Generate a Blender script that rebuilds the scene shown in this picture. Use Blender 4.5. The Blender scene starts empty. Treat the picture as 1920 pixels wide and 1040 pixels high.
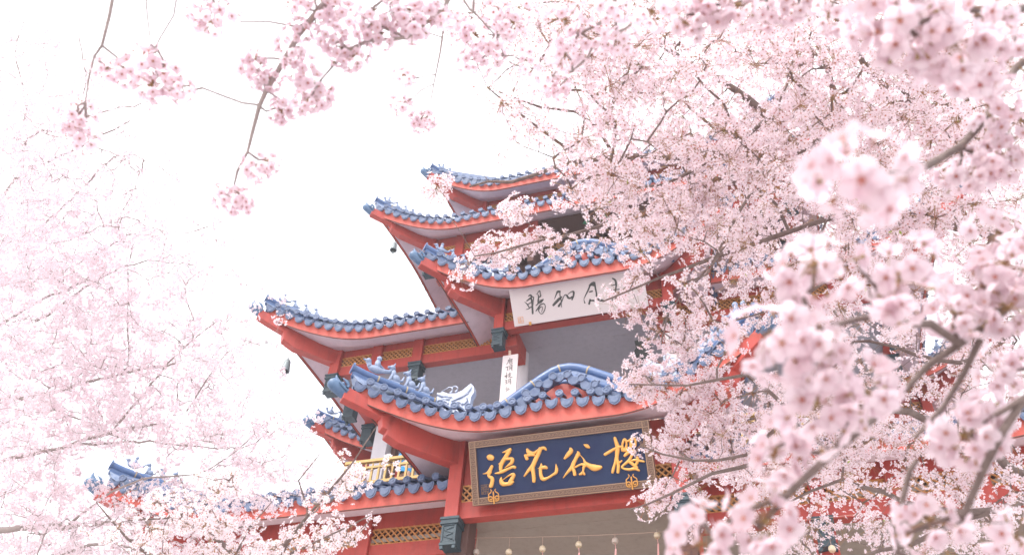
import bpy, bmesh, math, random
import numpy as np
from mathutils import Vector, Matrix
random.seed(7); RN = np.random.default_rng(11)
SC = bpy.context.scene; COL = SC.collection
# ------------------------------------------------------------------ camera
FPX = 1621.0
_U = np.array([129, 1670, -FPX]); _U /= np.linalg.norm(_U)
_X = np.array([6360, 1082, FPX]); _X -= _U*(_X@_U); _X /= np.linalg.norm(_X)
_Y = np.cross(_U, _X)
CAM = np.array([0, 0, 1.6])
cd = bpy.data.cameras.new('camera'); cam = bpy.data.objects.new('camera', cd); COL.objects.link(cam)
R3 = np.array([_X, _Y, _U])                       # columns are the camera axes in world space
cam.matrix_world = Matrix([[*R3[0], CAM[0]], [*R3[1], CAM[1]], [*R3[2], CAM[2]], [0, 0, 0, 1]])
cd.sensor_width = 36; cd.lens = 36*FPX/1920; cd.clip_start = .05; cd.clip_end = 2000
cd.dof.use_dof = True; cd.dof.focus_distance = 9.0; cd.dof.aperture_fstop = 4.5
SC.camera = cam
# ------------------------------------------------------------------ light
w = bpy.data.worlds.new('World'); SC.world = w; w.use_nodes = True
nt = w.node_tree; nt.nodes.clear()
sky = nt.nodes.new('ShaderNodeTexSky'); sky.sky_type = 'NISHITA'; sky.sun_disc = False
SUN_EL, SUN_AZ = math.radians(52), math.radians(205)     # azimuth clockwise from +Y: behind the camera, a little left
sky.sun_elevation = SUN_EL; sky.sun_rotation = SUN_AZ; sky.dust_density = 4; sky.air_density = 1
b1 = nt.nodes.new('ShaderNodeBackground'); b1.inputs[1].default_value = .06
b2 = nt.nodes.new('ShaderNodeBackground'); b2.inputs[0].default_value = (.985, .965, .975, 1); b2.inputs[1].default_value = .92
ad = nt.nodes.new('ShaderNodeAddShader'); ow = nt.nodes.new('ShaderNodeOutputWorld')
nt.links.new(sky.outputs[0], b1.inputs[0]); nt.links.new(b1.outputs[0], ad.inputs[0]); nt.links.new(b2.outputs[0], ad.inputs[1]); nt.links.new(ad.outputs[0], ow.inputs[0])
sl = bpy.data.lights.new('sun', 'SUN'); sl.energy = 1.15; sl.angle = math.radians(12); sl.color = (1, .96, .92)
so = bpy.data.objects.new('sun', sl); COL.objects.link(so)
sd = Vector((math.sin(SUN_AZ)*math.cos(SUN_EL), math.cos(SUN_AZ)*math.cos(SUN_EL), math.sin(SUN_EL)))
so.rotation_euler = sd.to_track_quat('Z', 'Y').to_euler(); so.location = (0, -5, 30)
SC.view_settings.view_transform = 'Standard'; SC.view_settings.look = 'None'; SC.view_settings.gamma = 1
SC.view_settings.exposure = 1.12
SC.cycles.max_bounces = 8; SC.cycles.diffuse_bounces = 5; SC.cycles.transparent_max_bounces = 8

def ray(u, v):
    return R3 @ np.array([u-960, 520-v, -FPX])
def at(u, v, x=None, y=None, z=None, d=None):
    """point seen at photo pixel (u,v) on the plane x=, y= or z=, or at depth d"""
    r = ray(u, v)
    t = x/r[0] if x is not None else y/r[1] if y is not None else (z-1.6)/r[2] if z is not None else d/FPX
    return CAM + r*t
# ------------------------------------------------------------------ materials
def mat(name, col, rough=.6, noise=None, spec=.5, metal=0, bump=0, bscale=30, coat=0, translucent=0, dirt=0):
    m = bpy.data.materials.new(name); m.use_nodes = True; n = m.node_tree; N = n.nodes; L = n.links
    p = N['Principled BSDF']; p.inputs['Roughness'].default_value = rough; p.inputs['Metallic'].default_value = metal
    p.inputs['Specular IOR Level'].default_value = spec; p.inputs['Coat Weight'].default_value = coat
    p.inputs['Base Color'].default_value = (*col, 1)
    tc = N.new('ShaderNodeTexCoord')
    out = N['Material Output']
    if noise:
        amt, sc_, col2 = noise
        nz = N.new('ShaderNodeTexNoise'); nz.inputs['Scale'].default_value = sc_; nz.inputs['Detail'].default_value = 6; nz.inputs['Roughness'].default_value = .65
        L.new(tc.outputs['Object'], nz.inputs['Vector'])
        mp = N.new('ShaderNodeMapRange'); mp.inputs[1].default_value = .35; mp.inputs[2].default_value = .7; mp.inputs[4].default_value = amt
        L.new(nz.outputs[0], mp.inputs[0])
        mx = N.new('ShaderNodeMix'); mx.data_type = 'RGBA'; mx.inputs[6].default_value = (*col, 1); mx.inputs[7].default_value = (*col2, 1)
        L.new(mp.outputs[0], mx.inputs[0]); L.new(mx.outputs[2], p.inputs['Base Color'])
        csock = mx.outputs[2]
        if dirt:      # rain streaks and grime, finer down the vertical
            mpg = N.new('ShaderNodeMapping'); mpg.inputs['Scale'].default_value = (7, 7, 1.1); L.new(tc.outputs['Object'], mpg.inputs[0])
            n2 = N.new('ShaderNodeTexNoise'); n2.inputs['Scale'].default_value = 1.3; n2.inputs['Detail'].default_value = 8; n2.inputs['Roughness'].default_value = .7; L.new(mpg.outputs[0], n2.inputs['Vector'])
            r2 = N.new('ShaderNodeMapRange'); r2.inputs[1].default_value = .48; r2.inputs[2].default_value = .75; r2.inputs[4].default_value = dirt; L.new(n2.outputs[0], r2.inputs[0])
            m2 = N.new('ShaderNodeMix'); m2.data_type = 'RGBA'; m2.inputs[7].default_value = (*[c*.35+.02 for c in col2], 1); L.new(r2.outputs[0], m2.inputs[0]); L.new(csock, m2.inputs[6]); L.new(m2.outputs[2], p.inputs['Base Color']); csock = m2.outputs[2]
    if bump:
        nb = N.new('ShaderNodeTexNoise'); nb.inputs['Scale'].default_value = bscale; nb.inputs['Detail'].default_value = 4
        L.new(tc.outputs['Object'], nb.inputs['Vector'])
        bp = N.new('ShaderNodeBump'); bp.inputs['Strength'].default_value = bump; bp.inputs['Distance'].default_value = .02
        L.new(nb.outputs[0], bp.inputs['Height']); L.new(bp.outputs[0], p.inputs['Normal'])
    if translucent:
        tr = N.new('ShaderNodeBsdfTranslucent'); ms = N.new('ShaderNodeMixShader'); ms.inputs[0].default_value = translucent
        if noise: L.new(csock, tr.inputs[0])
        else: tr.inputs[0].default_value = (*col, 1)
        L.new(p.outputs[0], ms.inputs[1]); L.new(tr.outputs[0], ms.inputs[2]); L.new(ms.outputs[0], out.inputs[0])
    return m
M = dict(
 red=mat('red_paint', (.43, .055, .04), .55, (.6, 2.2, (.34, .036, .028)), bump=.2, bscale=14, dirt=.45),
 redpale=mat('weathered_red_paint', (.52, .09, .062), .6, (.8, 3.0, (.42, .06, .042)), bump=.2, bscale=14, dirt=.5),
 blue=mat('blue_glazed_tile', (.043, .10, .245), .32, (.6, 9, (.08, .145, .29)), bump=.12, bscale=40, coat=.1),
 bluepale=mat('worn_blue_glaze', (.066, .103, .20), .45, (.8, 9, (.155, .20, .305)), bump=.5, bscale=70, coat=0),
 bluedark=mat('dark_slate_blue_glaze', (.05, .11, .21), .4, (.6, 6, (.10, .18, .30))),
 figure=mat('pale_blue_glaze', (.27, .33, .45), .4, (.8, 14, (.10, .155, .30)), bump=.4, bscale=60),
 dragon=mat('pale_glazed_sculpture', (.46, .50, .60), .4, (.7, 14, (.20, .27, .42)), bump=.4, bscale=60),
 gold=mat('gold_paint', (.62, .30, .06), .35, (.4, 5, (.52, .22, .05)), metal=.1),
 goldl=mat('gilded_lettering', (.80, .42, .09), .32, (.45, 4, (.74, .30, .06)), metal=.1, coat=.3),
 joint=mat('ochre_mortar', (.42, .33, .2), .9),
 soffit=mat('lilac_white_plaster', (.66, .56, .61), .85, (.5, 1.4, (.56, .47, .52)), bump=.1, bscale=8, dirt=.22),
 ceil=mat('grey_plaster_ceiling', (.42, .40, .44), .9, (.6, .9, (.35, .335, .37)), bump=.1, bscale=5, dirt=.25),
 ceilw=mat('taupe_plaster_ceiling', (.33, .285, .24), .9, (.6, .8, (.27, .235, .195)), bump=.1, bscale=5, dirt=.25),
 white=mat('white_plaster', (.60, .57, .60), .8, (.4, 2, (.5, .47, .5))),
 teal=mat('dark_teal_paint', (.02, .04, .055), .5, (.5, 8, (.05, .09, .105)), bump=.2),
 lattice=mat('ochre_lattice_paint', (.55, .25, .075), .6, (.5, 6, (.44, .18, .05))),
 dark=mat('dark_brown_board', (.09, .045, .035), .9, (.5, 3, (.06, .035, .03))),  # dark brown backing board behind the lattice
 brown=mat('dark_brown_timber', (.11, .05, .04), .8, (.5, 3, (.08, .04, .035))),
 yellow=mat('yellow_rail_paint', (.42, .26, .075), .45, (.4, 9, (.62, .39, .10))),
 navy=mat('navy_lacquer', (.006, .016, .065), .5, (.8, 2.2, (.015, .034, .09)), spec=.3),
 board=mat('cream_board', (.62, .55, .55), .7, (.3, 2, (.58, .50, .50))),
 ink=mat('grey_ink', (.05, .052, .05), .7),
 bronze=mat('grey_green_bronze', (.16, .19, .20), .5, (.6, 20, (.22, .25, .25)), metal=.4),
 iron=mat('dull_black_metal', (.03, .034, .034), .6),
 glass=mat('frosted_glass_ball', (.80, .66, .42), .15, (.8, 20, (.88, .84, .76)), translucent=.4, coat=.5),
 clear=mat('clear_glass_ball', (.80, .74, .68), .12, (.8, 20, (.62, .5, .42)), translucent=.5, coat=.5),
 cord=mat('tan_cord', (.55, .38, .30), .8),
 pinktag=mat('pink_paper', (.80, .42, .40), .8),
 bark=mat('brown_grey_bark', (.135, .10, .09), .9, (.8, 18, (.24, .19, .17)), bump=.6, bscale=50),
 barkp=mat('pale_grey_bark', (.36, .31, .29), .9, (.8, 14, (.26, .22, .21)), bump=.5, bscale=50),
 petal=mat('pale_pink_petal', (.85, .765, .805), .7, (1, 3.5, (.83, .70, .75)), spec=.2, translucent=.62),
 petalw=mat('frontlit_pink_petal', (.88, .82, .845), .7, (1, 4, (.86, .76, .80)), spec=.2, translucent=.55),  # whiter petal copy; front light on the low sprays put into the colour
 petaln=mat('near_pink_petal', (.78, .69, .725), .7, (1, 9, (.77, .61, .66)), spec=.2, translucent=.72),
 petalh=mat('backlit_pink_petal', (.88, .795, .835), .7, (1, 9, (.86, .72, .775)), spec=.2, translucent=.8),  # paler, more translucent copy, offsetting self-shade of the overhead clusters
 bud=mat('rosy_bud_scale', (.60, .40, .42), .8),
 petalf=mat('soft_pink_petal', (.83, .76, .79), .7, (1, 1.3, (.81, .70, .745)), spec=.2, translucent=.62),
 heart=mat('crimson_flower_heart', (.50, .13, .13), .7, (1, 30, (.50, .26, .10)), translucent=.2),
 stem=mat('green_brown_stalk', (.26, .20, .06), .7, (1, 25, (.36, .14, .10))),
 leaf=mat('young_green_leaf', (.30, .42, .06), .5, (.6, 30, (.38, .50, .10)), translucent=.4),
 ivy=mat('ivy_green', (.03, .26, .11), .5, (.6, 9, (.05, .34, .17)), translucent=.2),
 paving=mat('pale_stone_paving', (.50, .46, .45), .85, (.6, .6, (.42, .39, .38)), bump=.2, bscale=6),
 skin=mat('skin', (.62, .40, .31), .55, translucent=0), hair=mat('black_hair', (.03, .025, .025), .5),
 shirt=mat('white_cloth', (.74, .76, .80), .8), bluecloth=mat('bright_blue_cloth', (.03, .32, .66), .7, (.5, 8, (.02, .22, .52))),
 trouser=mat('grey_cloth', (.32, .30, .31), .85), seal=mat('orange_seal_ink', (.75, .36, .16), .7),
 frame=mat('bronze_fret_frame', (.15, .085, .06), .45, (.6, 14, (.11, .06, .045)), metal=.1),
 fret=mat('worn_gold_fret', (.30, .19, .12), .5),
)
# ------------------------------------------------------------------ object helpers
def wloc(o):
    v = Vector((0, 0, 0))
    while o is not None: v += o.location; o = o.parent
    return v
def tag(o, label=None, cat=None, group=None, kind=None):
    if label: o['label'] = label
    if cat: o['category'] = cat
    if group: o['group'] = group
    if kind: o['kind'] = kind
    return o
def empty(name, loc, label=None, cat=None, group=None):
    o = bpy.data.objects.new(name, None); o.empty_display_size = .2; COL.objects.link(o); o.location = loc
    return tag(o, label, cat, group)
def link(name, me, parent=None, loc=None):
    o = bpy.data.objects.new(name, me); COL.objects.link(o)
    if parent: o.parent = parent
    if loc is not None: o.location = loc
    return o
class MB:
    def __init__(s, xf=None): s.v = []; s.f = []; s.sm = []; s.xf = xf
    def add(s, vs, fs, smooth=False):
        n = len(s.v)
        if s.xf: vs = [s.xf(p) for p in vs]
        s.v += [tuple(float(c) for c in p) for p in vs]; s.f += [tuple(i+n for i in f) for f in fs]; s.sm += [smooth]*len(fs)
    def box(s, c, sx, sy, sz, ax=None):
        """box centred at c, half sizes along the axes ax (3 vectors)"""
        c = np.array(c, float); A = np.array(ax if ax is not None else np.eye(3), float)
        vs = [c+A[0]*sx*i+A[1]*sy*j+A[2]*sz*k for i in (-1, 1) for j in (-1, 1) for k in (-1, 1)]
        s.add(vs, [(0, 1, 3, 2), (4, 6, 7, 5), (0, 4, 5, 1), (2, 3, 7, 6), (0, 2, 6, 4), (1, 5, 7, 3)])
    def bb(s, x0, x1, y0, y1, z0, z1):
        s.box(((x0+x1)/2, (y0+y1)/2, (z0+z1)/2), (x1-x0)/2, (y1-y0)/2, (z1-z0)/2)
    def bar(s, a, b, wd, h, up=(0, 0, 1)):
        a = np.array(a, float); b = np.array(b, float); d = b-a; L = np.linalg.norm(d); d /= L
        sd_ = np.cross(d, up); sd_ /= np.linalg.norm(sd_); u = np.cross(sd_, d)
        s.box((a+b)/2, L/2, wd/2, h/2, (d, sd_, u))
    def tube(s, pts, r, n=6, cap=True, smooth=True, flat=1.0, up=(0, 0, 1)):
        P = np.array(pts, float); k = len(P); r = [r]*k if np.isscalar(r) else list(r); vs = []
        T = np.gradient(P, axis=0) if k > 1 else P
        upv = np.array(up, float)
        for i in range(k):
            t = T[i]/(np.linalg.norm(T[i])+1e-12)
            a = np.cross(t, upv)
            if np.linalg.norm(a) < 1e-3: a = np.cross(t, (1, 0, .01))
            a /= np.linalg.norm(a); b = np.cross(a, t)
            for j in range(n):
                q = 2*math.pi*j/n
                vs.append(P[i]+a*math.cos(q)*r[i]+b*math.sin(q)*r[i]*flat)
        fs = [(i*n+j, i*n+(j+1) % n, (i+1)*n+(j+1) % n, (i+1)*n+j) for i in range(k-1) for j in range(n)]
        s.add(vs, fs, smooth)
        if cap: s.add(vs[:n], [tuple(range(n))[::-1]]); s.add(vs[-n:], [tuple(range(n))])
    def lathe(s, c, prof, n=12, axis=(0, 0, 1), smooth=True):
        c = np.array(c, float); ax = np.array(axis, float); ax /= np.linalg.norm(ax)
        a = np.cross(ax, (0, 1, .1)); a /= np.linalg.norm(a); b = np.cross(ax, a)
        vs = [c+ax*h+(a*math.cos(2*math.pi*j/n)+b*math.sin(2*math.pi*j/n))*r for r, h in prof for j in range(n)]
        fs = [(i*n+j, i*n+(j+1) % n, (i+1)*n+(j+1) % n, (i+1)*n+j) for i in range(len(prof)-1) for j in range(n)]
        s.add(vs, fs, smooth)
    def ball(s, c, rx, ry=None, rz=None, ax=None, n=8, m=6):
        ry = ry or rx; rz = rz or rx; A = np.array(ax if ax is not None else np.eye(3), float); c = np.array(c, float)
        vs = []
        for i in range(m+1):
            th = math.pi*i/m
            for j in range(n):
                ph = 2*math.pi*j/n
                vs.append(c+A[0]*rx*math.sin(th)*math.cos(ph)+A[1]*ry*math.sin(th)*math.sin(ph)+A[2]*rz*math.cos(th))
        s.add(vs, [(i*n+j, (i+1)*n+j, (i+1)*n+(j+1) % n, i*n+(j+1) % n) for i in range(m) for j in range(n)], True)
    def prism(s, pts2, o, ex, ey, depth):
        """outline pts2 in the plane (ex,ey) at o, extruded by vector depth"""
        o = np.array(o, float); ex = np.array(ex, float); ey = np.array(ey, float); dv = np.array(depth, float)
        a = [o+ex*p[0]+ey*p[1] for p in pts2]; n = len(a); b = [p+dv for p in a]
        s.add(a+b, [tuple(range(n)), tuple(range(2*n-1, n-1, -1))]+[(i, i+n, (i+1) % n+n, (i+1) % n) for i in range(n)])
    def strip(s, A, B, smooth=False):
        n = len(A); s.add(list(A)+list(B), [(i, i+1, n+i+1, n+i) for i in range(n-1)], smooth)
    def build(s, name, material, parent=None, origin=None, label=None, kind=None, bevel=0):
        me = bpy.data.meshes.new(name); off = wloc(parent) if parent is not None else Vector(tuple(origin) if origin is not None else (0, 0, 0))
        me.from_pydata([(x-off.x, y-off.y, z-off.z) for x, y, z in s.v], [], s.f)
        me.polygons.foreach_set('use_smooth', s.sm); me.materials.append(material)
        bm = bmesh.new(); bm.from_mesh(me); bmesh.ops.recalc_face_normals(bm, faces=bm.faces); bm.to_mesh(me); bm.free(); me.update()
        o = link(name, me, parent, None if parent is not None else off)
        if bevel:
            b = o.modifiers.new('bevel', 'BEVEL'); b.width = bevel; b.segments = 2; b.limit_method = 'ANGLE'
        if label: o['label'] = label
        if kind: o['kind'] = kind
        return o
def fast(name, V, F, mi, mats, smooth=False):
    me = bpy.data.meshes.new(name); V = np.asarray(V, np.float32); F = np.asarray(F, np.int32)
    me.vertices.add(len(V)); me.vertices.foreach_set('co', V.ravel()); k = F.shape[1]
    me.loops.add(F.size); me.loops.foreach_set('vertex_index', F.ravel())
    me.polygons.add(len(F)); me.polygons.foreach_set('loop_start', np.arange(0, F.size, k, dtype=np.int32))
    for m_ in mats: me.materials.append(m_)
    me.polygons.foreach_set('material_index', np.asarray(mi, np.int32))
    me.polygons.foreach_set('use_smooth', np.full(len(F), smooth)); me.update(calc_edges=True); return me
# ------------------------------------------------------------------ ground
g = MB(); n = 24
S = 58
gv = [(-S+2*S*i/n, -S+2*S*j/n, 0) for i in range(n+1) for j in range(n+1)]
g.add(gv, [(i*(n+1)+j, (i+1)*(n+1)+j, (i+1)*(n+1)+j+1, i*(n+1)+j+1) for i in range(n) for j in range(n)])
g.build('ground', M['paving'], kind='structure')
# ------------------------------------------------------------------ the pavilion
CX, CY = -3.02, 19.4
PAV = empty('pavilion', (CX, CY, 0), 'tiered red pavilion with upswept blue tiled roofs seen from below', 'pavilion')
def rotf(q):
    c, s_ = math.cos(q), math.sin(q)
    def f(p): x, y = p[0]-CX, p[1]-CY; return (CX+c*x-s_*y, CY+s_*x+c*y, p[2])
    return f
A2 = lambda *a: np.array(a, float)
def figure_mesh(kind):
    m = MB()
    if kind == 0:      # rider on a bird
        m.ball((0, 0, .10), .13, .05, .06); m.ball((-.13, 0, .20), .045); m.tube([(-.10, 0, .12), (-.13, 0, .2)], .035); m.tube([(.08, 0, .1), (.2, 0, .14), (.24, 0, .22)], [.04, .03, .012], 5)
        m.ball((.01, 0, .2), .045, .04, .08); m.ball((.02, 0, .30), .04); m.tube([(0, 0, .22), (.12, .03, .17)], .02, 5); m.tube([(-.17, 0, .2), (-.21, 0, .21)], [.02, .006], 5)
    else:              # seated beast
        m.ball((.05, 0, .08), .085, .055, .08); m.ball((0, 0, .15), .05, .045, .10); m.ball((-.03, 0, .27), .055, .045, .05)
        m.tube([(-.06, 0, .27), (-.11, 0, .255)], [.03, .018], 6); m.tube([(-.02, .03, .13), (-.05, .035, 0)], .022, 5); m.tube([(-.02, -.03, .13), (-.05, -.035, 0)], .022, 5)
        m.tube([(.1, 0, .05), (.17, 0, .08), (.19, 0, .18)], [.03, .025, .01], 5); m.tube([(-.02, .025, .3), (.0, .03, .36)], [.018, .005], 5); m.tube([(-.02, -.025, .3), (.0, -.03, .36)], [.018, .005], 5)
        m.box((.02, 0, -.01), .1, .045, .02)
    me = bpy.data.meshes.new('ridge_figure'); me.from_pydata(m.v, [], m.f); me.polygons.foreach_set('use_smooth', m.sm); me.materials.append(M['figure']); return me
FIG = [figure_mesh(0), figure_mesh(1)]
def dragon_mesh():
    m = MB()
    body = [(-.30, .0), (-.34, .10), (-.42, .20), (-.45, .36), (-.40, .44), (-.33, .46), (-.22, .40), (-.05, .38), (.08, .43), (.16, .50), (.24, .56), (.31, .48), (.33, .36), (.28, .25), (.27, .12), (.28, 0)]
    m.prism(body, (0, -.07, 0), (1, 0, 0), (0, 0, 1), (0, .14, 0))
    for y in (-.085, .085):
        for k in range(5): m.tube([(-.12+.06*k, y, .20+.02*k), (.08+.04*k, y, .27+.035*k), (.22+.012*k, y, .34+.035*k)], [.012, .02, .008], 5)
        m.tube([(-.28+.10*math.cos(a), y, .14+.09*math.sin(a)) for a in np.linspace(.2, 5, 9)], .02, 5)
        m.tube([(.02+.09*math.cos(a)*(1-a/9), y, .10+.08*math.sin(a)*(1-a/9)) for a in np.linspace(0, 6.5, 12)], .018, 5)
        m.ball((-.24, y, .33), .035)
        m.tube([(-.44, y*.8, .42), (-.34, y, .36), (-.22, y, .31), (-.12, y, .30)], [.03, .03, .025, .01], 6)
        m.tube([(-.38, y, .24), (-.28, y, .27), (-.16, y, .26)], [.015, .03, .012], 6)
        m.tube([(.05, y, .16), (.15, y, .10), (.22, y, .16), (.2, y, .22)], .016, 5)
    for q in (0, 1):
        a0 = np.linspace(-1.2, 2.6, 9)
        m.tube([(-.20+.08*q+.07*math.cos(a)-.02, -.03+.06*q, .50+.05*q-.07*math.sin(a)*-1) for a in a0], list(np.linspace(.022, .008, 9)), 5)
    m.tube([(-.36, 0, .43), (-.38, 0, .52), (-.31, 0, .56)], [.02, .016, .006], 5)
    m.box((0, 0, -.03), .33, .10, .035)
    me = bpy.data.meshes.new('ridge_dragon'); me.from_pydata(m.v, [], m.f); me.polygons.foreach_set('use_smooth', m.sm); me.materials.append(M['dragon']); return me
DRG = dragon_mesh()
def eave(P0, P1, c0, c1, e, fl, rise, R, z0, step=.1, power=2.3):
    P0, P1 = A2(*P0), A2(*P1); d = P1-P0; L = np.linalg.norm(d); d /= L; n = A2(d[1], -d[0])
    t0 = -e if c0 else 0; t1 = L+e if c1 else L; k = max(int((t1-t0)/step), 4); out = []
    for t in np.linspace(t0, t1, k+1):
        k0 = max(0, 1-(t-t0)/R)**power if c0 else 0; k1 = max(0, 1-(t1-t)/R)**power if c1 else 0
        p = P0+d*t+n*e+fl*(k0*(n-d)+k1*(n+d)); wp = P0+d*min(max(t, 0), L)
        out.append((p, z0+rise*(k0+k1), n, wp, k0+k1))
    return out
def ridge_tubes(m, mj, pts, r=.075, drop=.16):
    """a coping of two rolls with a flat band between them"""
    P = np.array(pts, float); m.tube(P, r, 8); m.tube(P-[0, 0, drop], r*.62, 6)
    for i in range(len(P)-1): m.bar(P[i]-[0, 0, drop*.5], P[i+1]-[0, 0, drop*.5], r*.8, drop*1.1)
    L = np.linalg.norm(np.diff(P, axis=0), axis=1); tot = L.sum(); q = .45; acc = 0
    for i in range(len(L)):
        while q < acc+L[i]:
            f = (q-acc)/L[i]; c = P[i]+(P[i+1]-P[i])*f; dd = (P[i+1]-P[i])/L[i]
            mj.tube([c-dd*.012, c+dd*.012], r*1.07, 8); q += .52
        acc += L[i]
def roof(walls, closed, xf, e, fl, rise, R, z0, zb, hf=.27, zin=1.2, inset=1.6, gable=None, figs=True, hip=.42, sides_vis=True, label=None, tipx=.0, power=2.3, gaps=None):
    """walls: plan corners. z0 fascia foot, zb top of wall beam. returns the roof part"""
    segs = []; n = len(walls)
    m = n if closed else n-1
    for i in range(m):
        a_, b_ = A2(*walls[i]), A2(*walls[(i+1) % n])
        if gaps and i in gaps:
            u_ = (b_-a_)/np.linalg.norm(b_-a_); hw = gaps[i]; mm = (a_+b_)/2
            segs.append((a_, mm-u_*hw, True, False)); segs.append((mm+u_*hw, b_, False, True))
        else: segs.append((a_, b_, closed or i > 0, closed or i < m-1))
    sheet = MB(xf); parts = []
    for si, (P0, P1, c0, c1) in enumerate(segs):
        fas = MB(xf); sof = MB(xf); til = MB(xf); trim = MB(xf); parts.append((fas, trim, sof, til))
        E_ = eave(P0, P1, c0, c1, e, fl, rise, R, z0, power=power)
        front = gable and si == (1 if not closed else 0)
        mid = (A2(*P0)+A2(*P1))/2; dirv = A2(*P1)-A2(*P0); dirv /= np.linalg.norm(dirv)
        def top(p, z, dirv=dirv, mid=mid, front=front):
            b = 0
            if front: b = .09*max(0, 1-abs((p-mid)@dirv)/1.0)
            return z+hf+b
        fo, fi, ft, fti, so_, si_, shi = [], [], [], [], [], [], []
        for p, z, nn, wp, k in E_:
            fo.append((*(p), z)); fi.append((*(p-nn*.04), z)); ft.append((*(p+nn*.03), top(p, z))); fti.append((*(p-nn*.07), top(p, z)))
            si_.append((*wp, zb)); so_.append((*(p-nn*.05), z+.02))
            ins = wp-nn*inset
            cen = A2(*walls[0])*.5+A2(*walls[2])*.5
            sh2 = wp+(cen-wp)*min(.98, inset/abs((cen-wp)@nn)) if closed else wp-nn*.02
            shi.append((*sh2, z0+hf+zin))
        fas.strip(fi, fo); fas.strip(fo, ft); fas.strip(ft, fti); fas.strip(fti, fi)
        # a thin dark red lip along the foot of the fascia
        lip = [A2(*q) for q in fo]
        trim.tube([(q[0], q[1], q[2]-.006) for q in lip], .010, 5, smooth=False)
        mids = [((A2(*a)*.45+A2(*b)*.55)-A2(0, 0, .05)) for a, b in zip(so_, si_)]
        sof.strip(so_, mids, True); sof.strip(mids, si_, True)
        # tile field
        q1 = [A2(*a)*.6+A2(*b)*.4-A2(0, 0, .04) for a, b in zip(ft, shi)]
        sheet.strip(ft, q1, True); sheet.strip(q1, shi, True)
        # discs and drip tiles at even arc length
        pl = np.array([A2(*q) for q in ft]); sl_ = np.r_[0, np.cumsum(np.linalg.norm(np.diff(pl, axis=0), axis=1))]
        cnt = max(2, int(round((sl_[-1]-.16)/.25))); ss = np.linspace(.08, sl_[-1]-.08, cnt*2+1)
        for j, s0 in enumerate(ss):
            c = np.array([np.interp(s0, sl_, pl[:, a]) for a in range(3)]); c2 = np.array([np.interp(s0+.03, sl_, pl[:, a]) for a in range(3)]); c1_ = np.array([np.interp(s0-.03, sl_, pl[:, a]) for a in range(3)])
            al = c2-c1_; al /= np.linalg.norm(al); nn = A2(*E_[0][2], 0); u = np.cross(nn, al); u = u if u[2] > 0 else -u; nn = np.cross(al, u); nn = nn if nn@A2(*E_[0][2], 0) > 0 else -nn
            back = np.array([np.interp(s0, sl_, np.array(shi)[:, a]) for a in range(3)]); qm = np.array([np.interp(s0, sl_, np.array(q1)[:, a]) for a in range(3)])
            if j % 2 == 0:   # drip tile: a fan hanging forward over the fascia
                f_ = nn*.99-u*.12; dn = u*.99+nn*.12; o = c+nn*.05+u*.015
                fan = [(-.135, .03), (-.145, -.03), (-.11, -.12), (-.06, -.155), (0, -.175), (.06, -.155), (.11, -.12), (.145, -.03), (.135, .03), (.06, 0.0), (0, -.015), (-.06, 0.0)]
                til.prism([(a*.72, b*.9) for a, b in fan], o, al, dn, f_*.025)
                til.prism([(a*.53, b*.7-.006) for a, b in fan], o+f_*.025, al, dn, f_*.010)
            else:            # round end disc with a rim, and its half-round roll running up the slope
                o = c+nn*.07+u*.10; ax = nn*.99+u*.1
                til.lathe(o, [(0, .04), (.046, .04), (.05, .05), (.064, .047), (.066, 0), (0, 0)], 14, ax, False)
                til.lathe(o, [(.0, .05), (.02, .048), (.026, .04)], 8, ax, False)
                A = np.cross(al, (0, 0, 1)); 
                ring = []
                for pnt, rr in ((o, .063), (qm+A2(0, 0, .05), .062), (back+A2(0, 0, .05), .06)):
                    ring.append([pnt+al*rr*math.cos(q)+A2(0, 0, 1)*rr*math.sin(q) for q in np.linspace(0, math.pi, 6)])
                for a, b in zip(ring, ring[1:]): til.strip(a, b, True)
                til.ball(o-ax*.09+u*.105, .027, n=6, m=4)
    rf = sheet.build('roof', M['blue'], PAV, label=label)
    for fas, trim, sof, til in parts: fas.build('fascia', M['redpale'], rf); trim.build('fascia_lip', M['brown'], rf); sof.build('soffit', M['soffit'], rf); til.build('eave_tiles', M['bluepale'], rf)
    # hips
    cs = range(n) if closed else range(1, n-1)
    for i in cs:
        a, b, c = A2(*walls[i-1]), A2(*walls[i]), A2(*walls[(i+1) % n])
        d0 = (b-a)/np.linalg.norm(b-a); d1 = (c-b)/np.linalg.norm(c-b); n0 = A2(d0[1], -d0[0]); n1 = A2(d1[1], -d1[0]); dg = n0+n1   # per unit of overhang
        T_ = (e+fl)/.87
        Q = lambda s_, z: (*(b+dg*s_*T_), z)
        hb = MB(xf); wd = .085
        dgn = dg/np.linalg.norm(dg); sd_ = A2(-dgn[1], dgn[0])
        def slab(prof):   # profile in (s, z) extruded sideways
            pts = [A2(*Q(s_, z)) for s_, z in prof]; k = len(pts); off = A2(*(sd_*wd), 0)
            hb.add([p-off for p in pts]+[p+off for p in pts], [tuple(range(k)), tuple(range(2*k-1, k-1, -1))]+[(q, q+k, (q+1) % k+k, (q+1) % k) for q in range(k)])
        zt = z0+rise*1.06
        curve = lambda s_, zl, zh: zl+(zh-zl)*(max(0, (s_-.45)/.6))**1.5
        ss = np.linspace(.0, .965, 15)
        lo = [(s_, curve(s_, zb-.12, zt-.10)) for s_ in ss]; hi = [(s_, curve(s_, zb+.12, zt+.14)) for s_ in ss]
        slab(lo+hi[::-1])
        wd = .10
        slab([(0, zb-hip), (.50, zb-hip+.04), (.60, zb-hip+.12), (.60, zb-.02), (.52, zb+.0), (0, zb+.02)])
        slab([(.58, zb-.30), (.64, zb-.27), (.66, zb-.05), (.6, zb+.06), (.55, zb-.0)])
        hb.build('hip_beam', M['red'], rf, bevel=.012)
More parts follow.
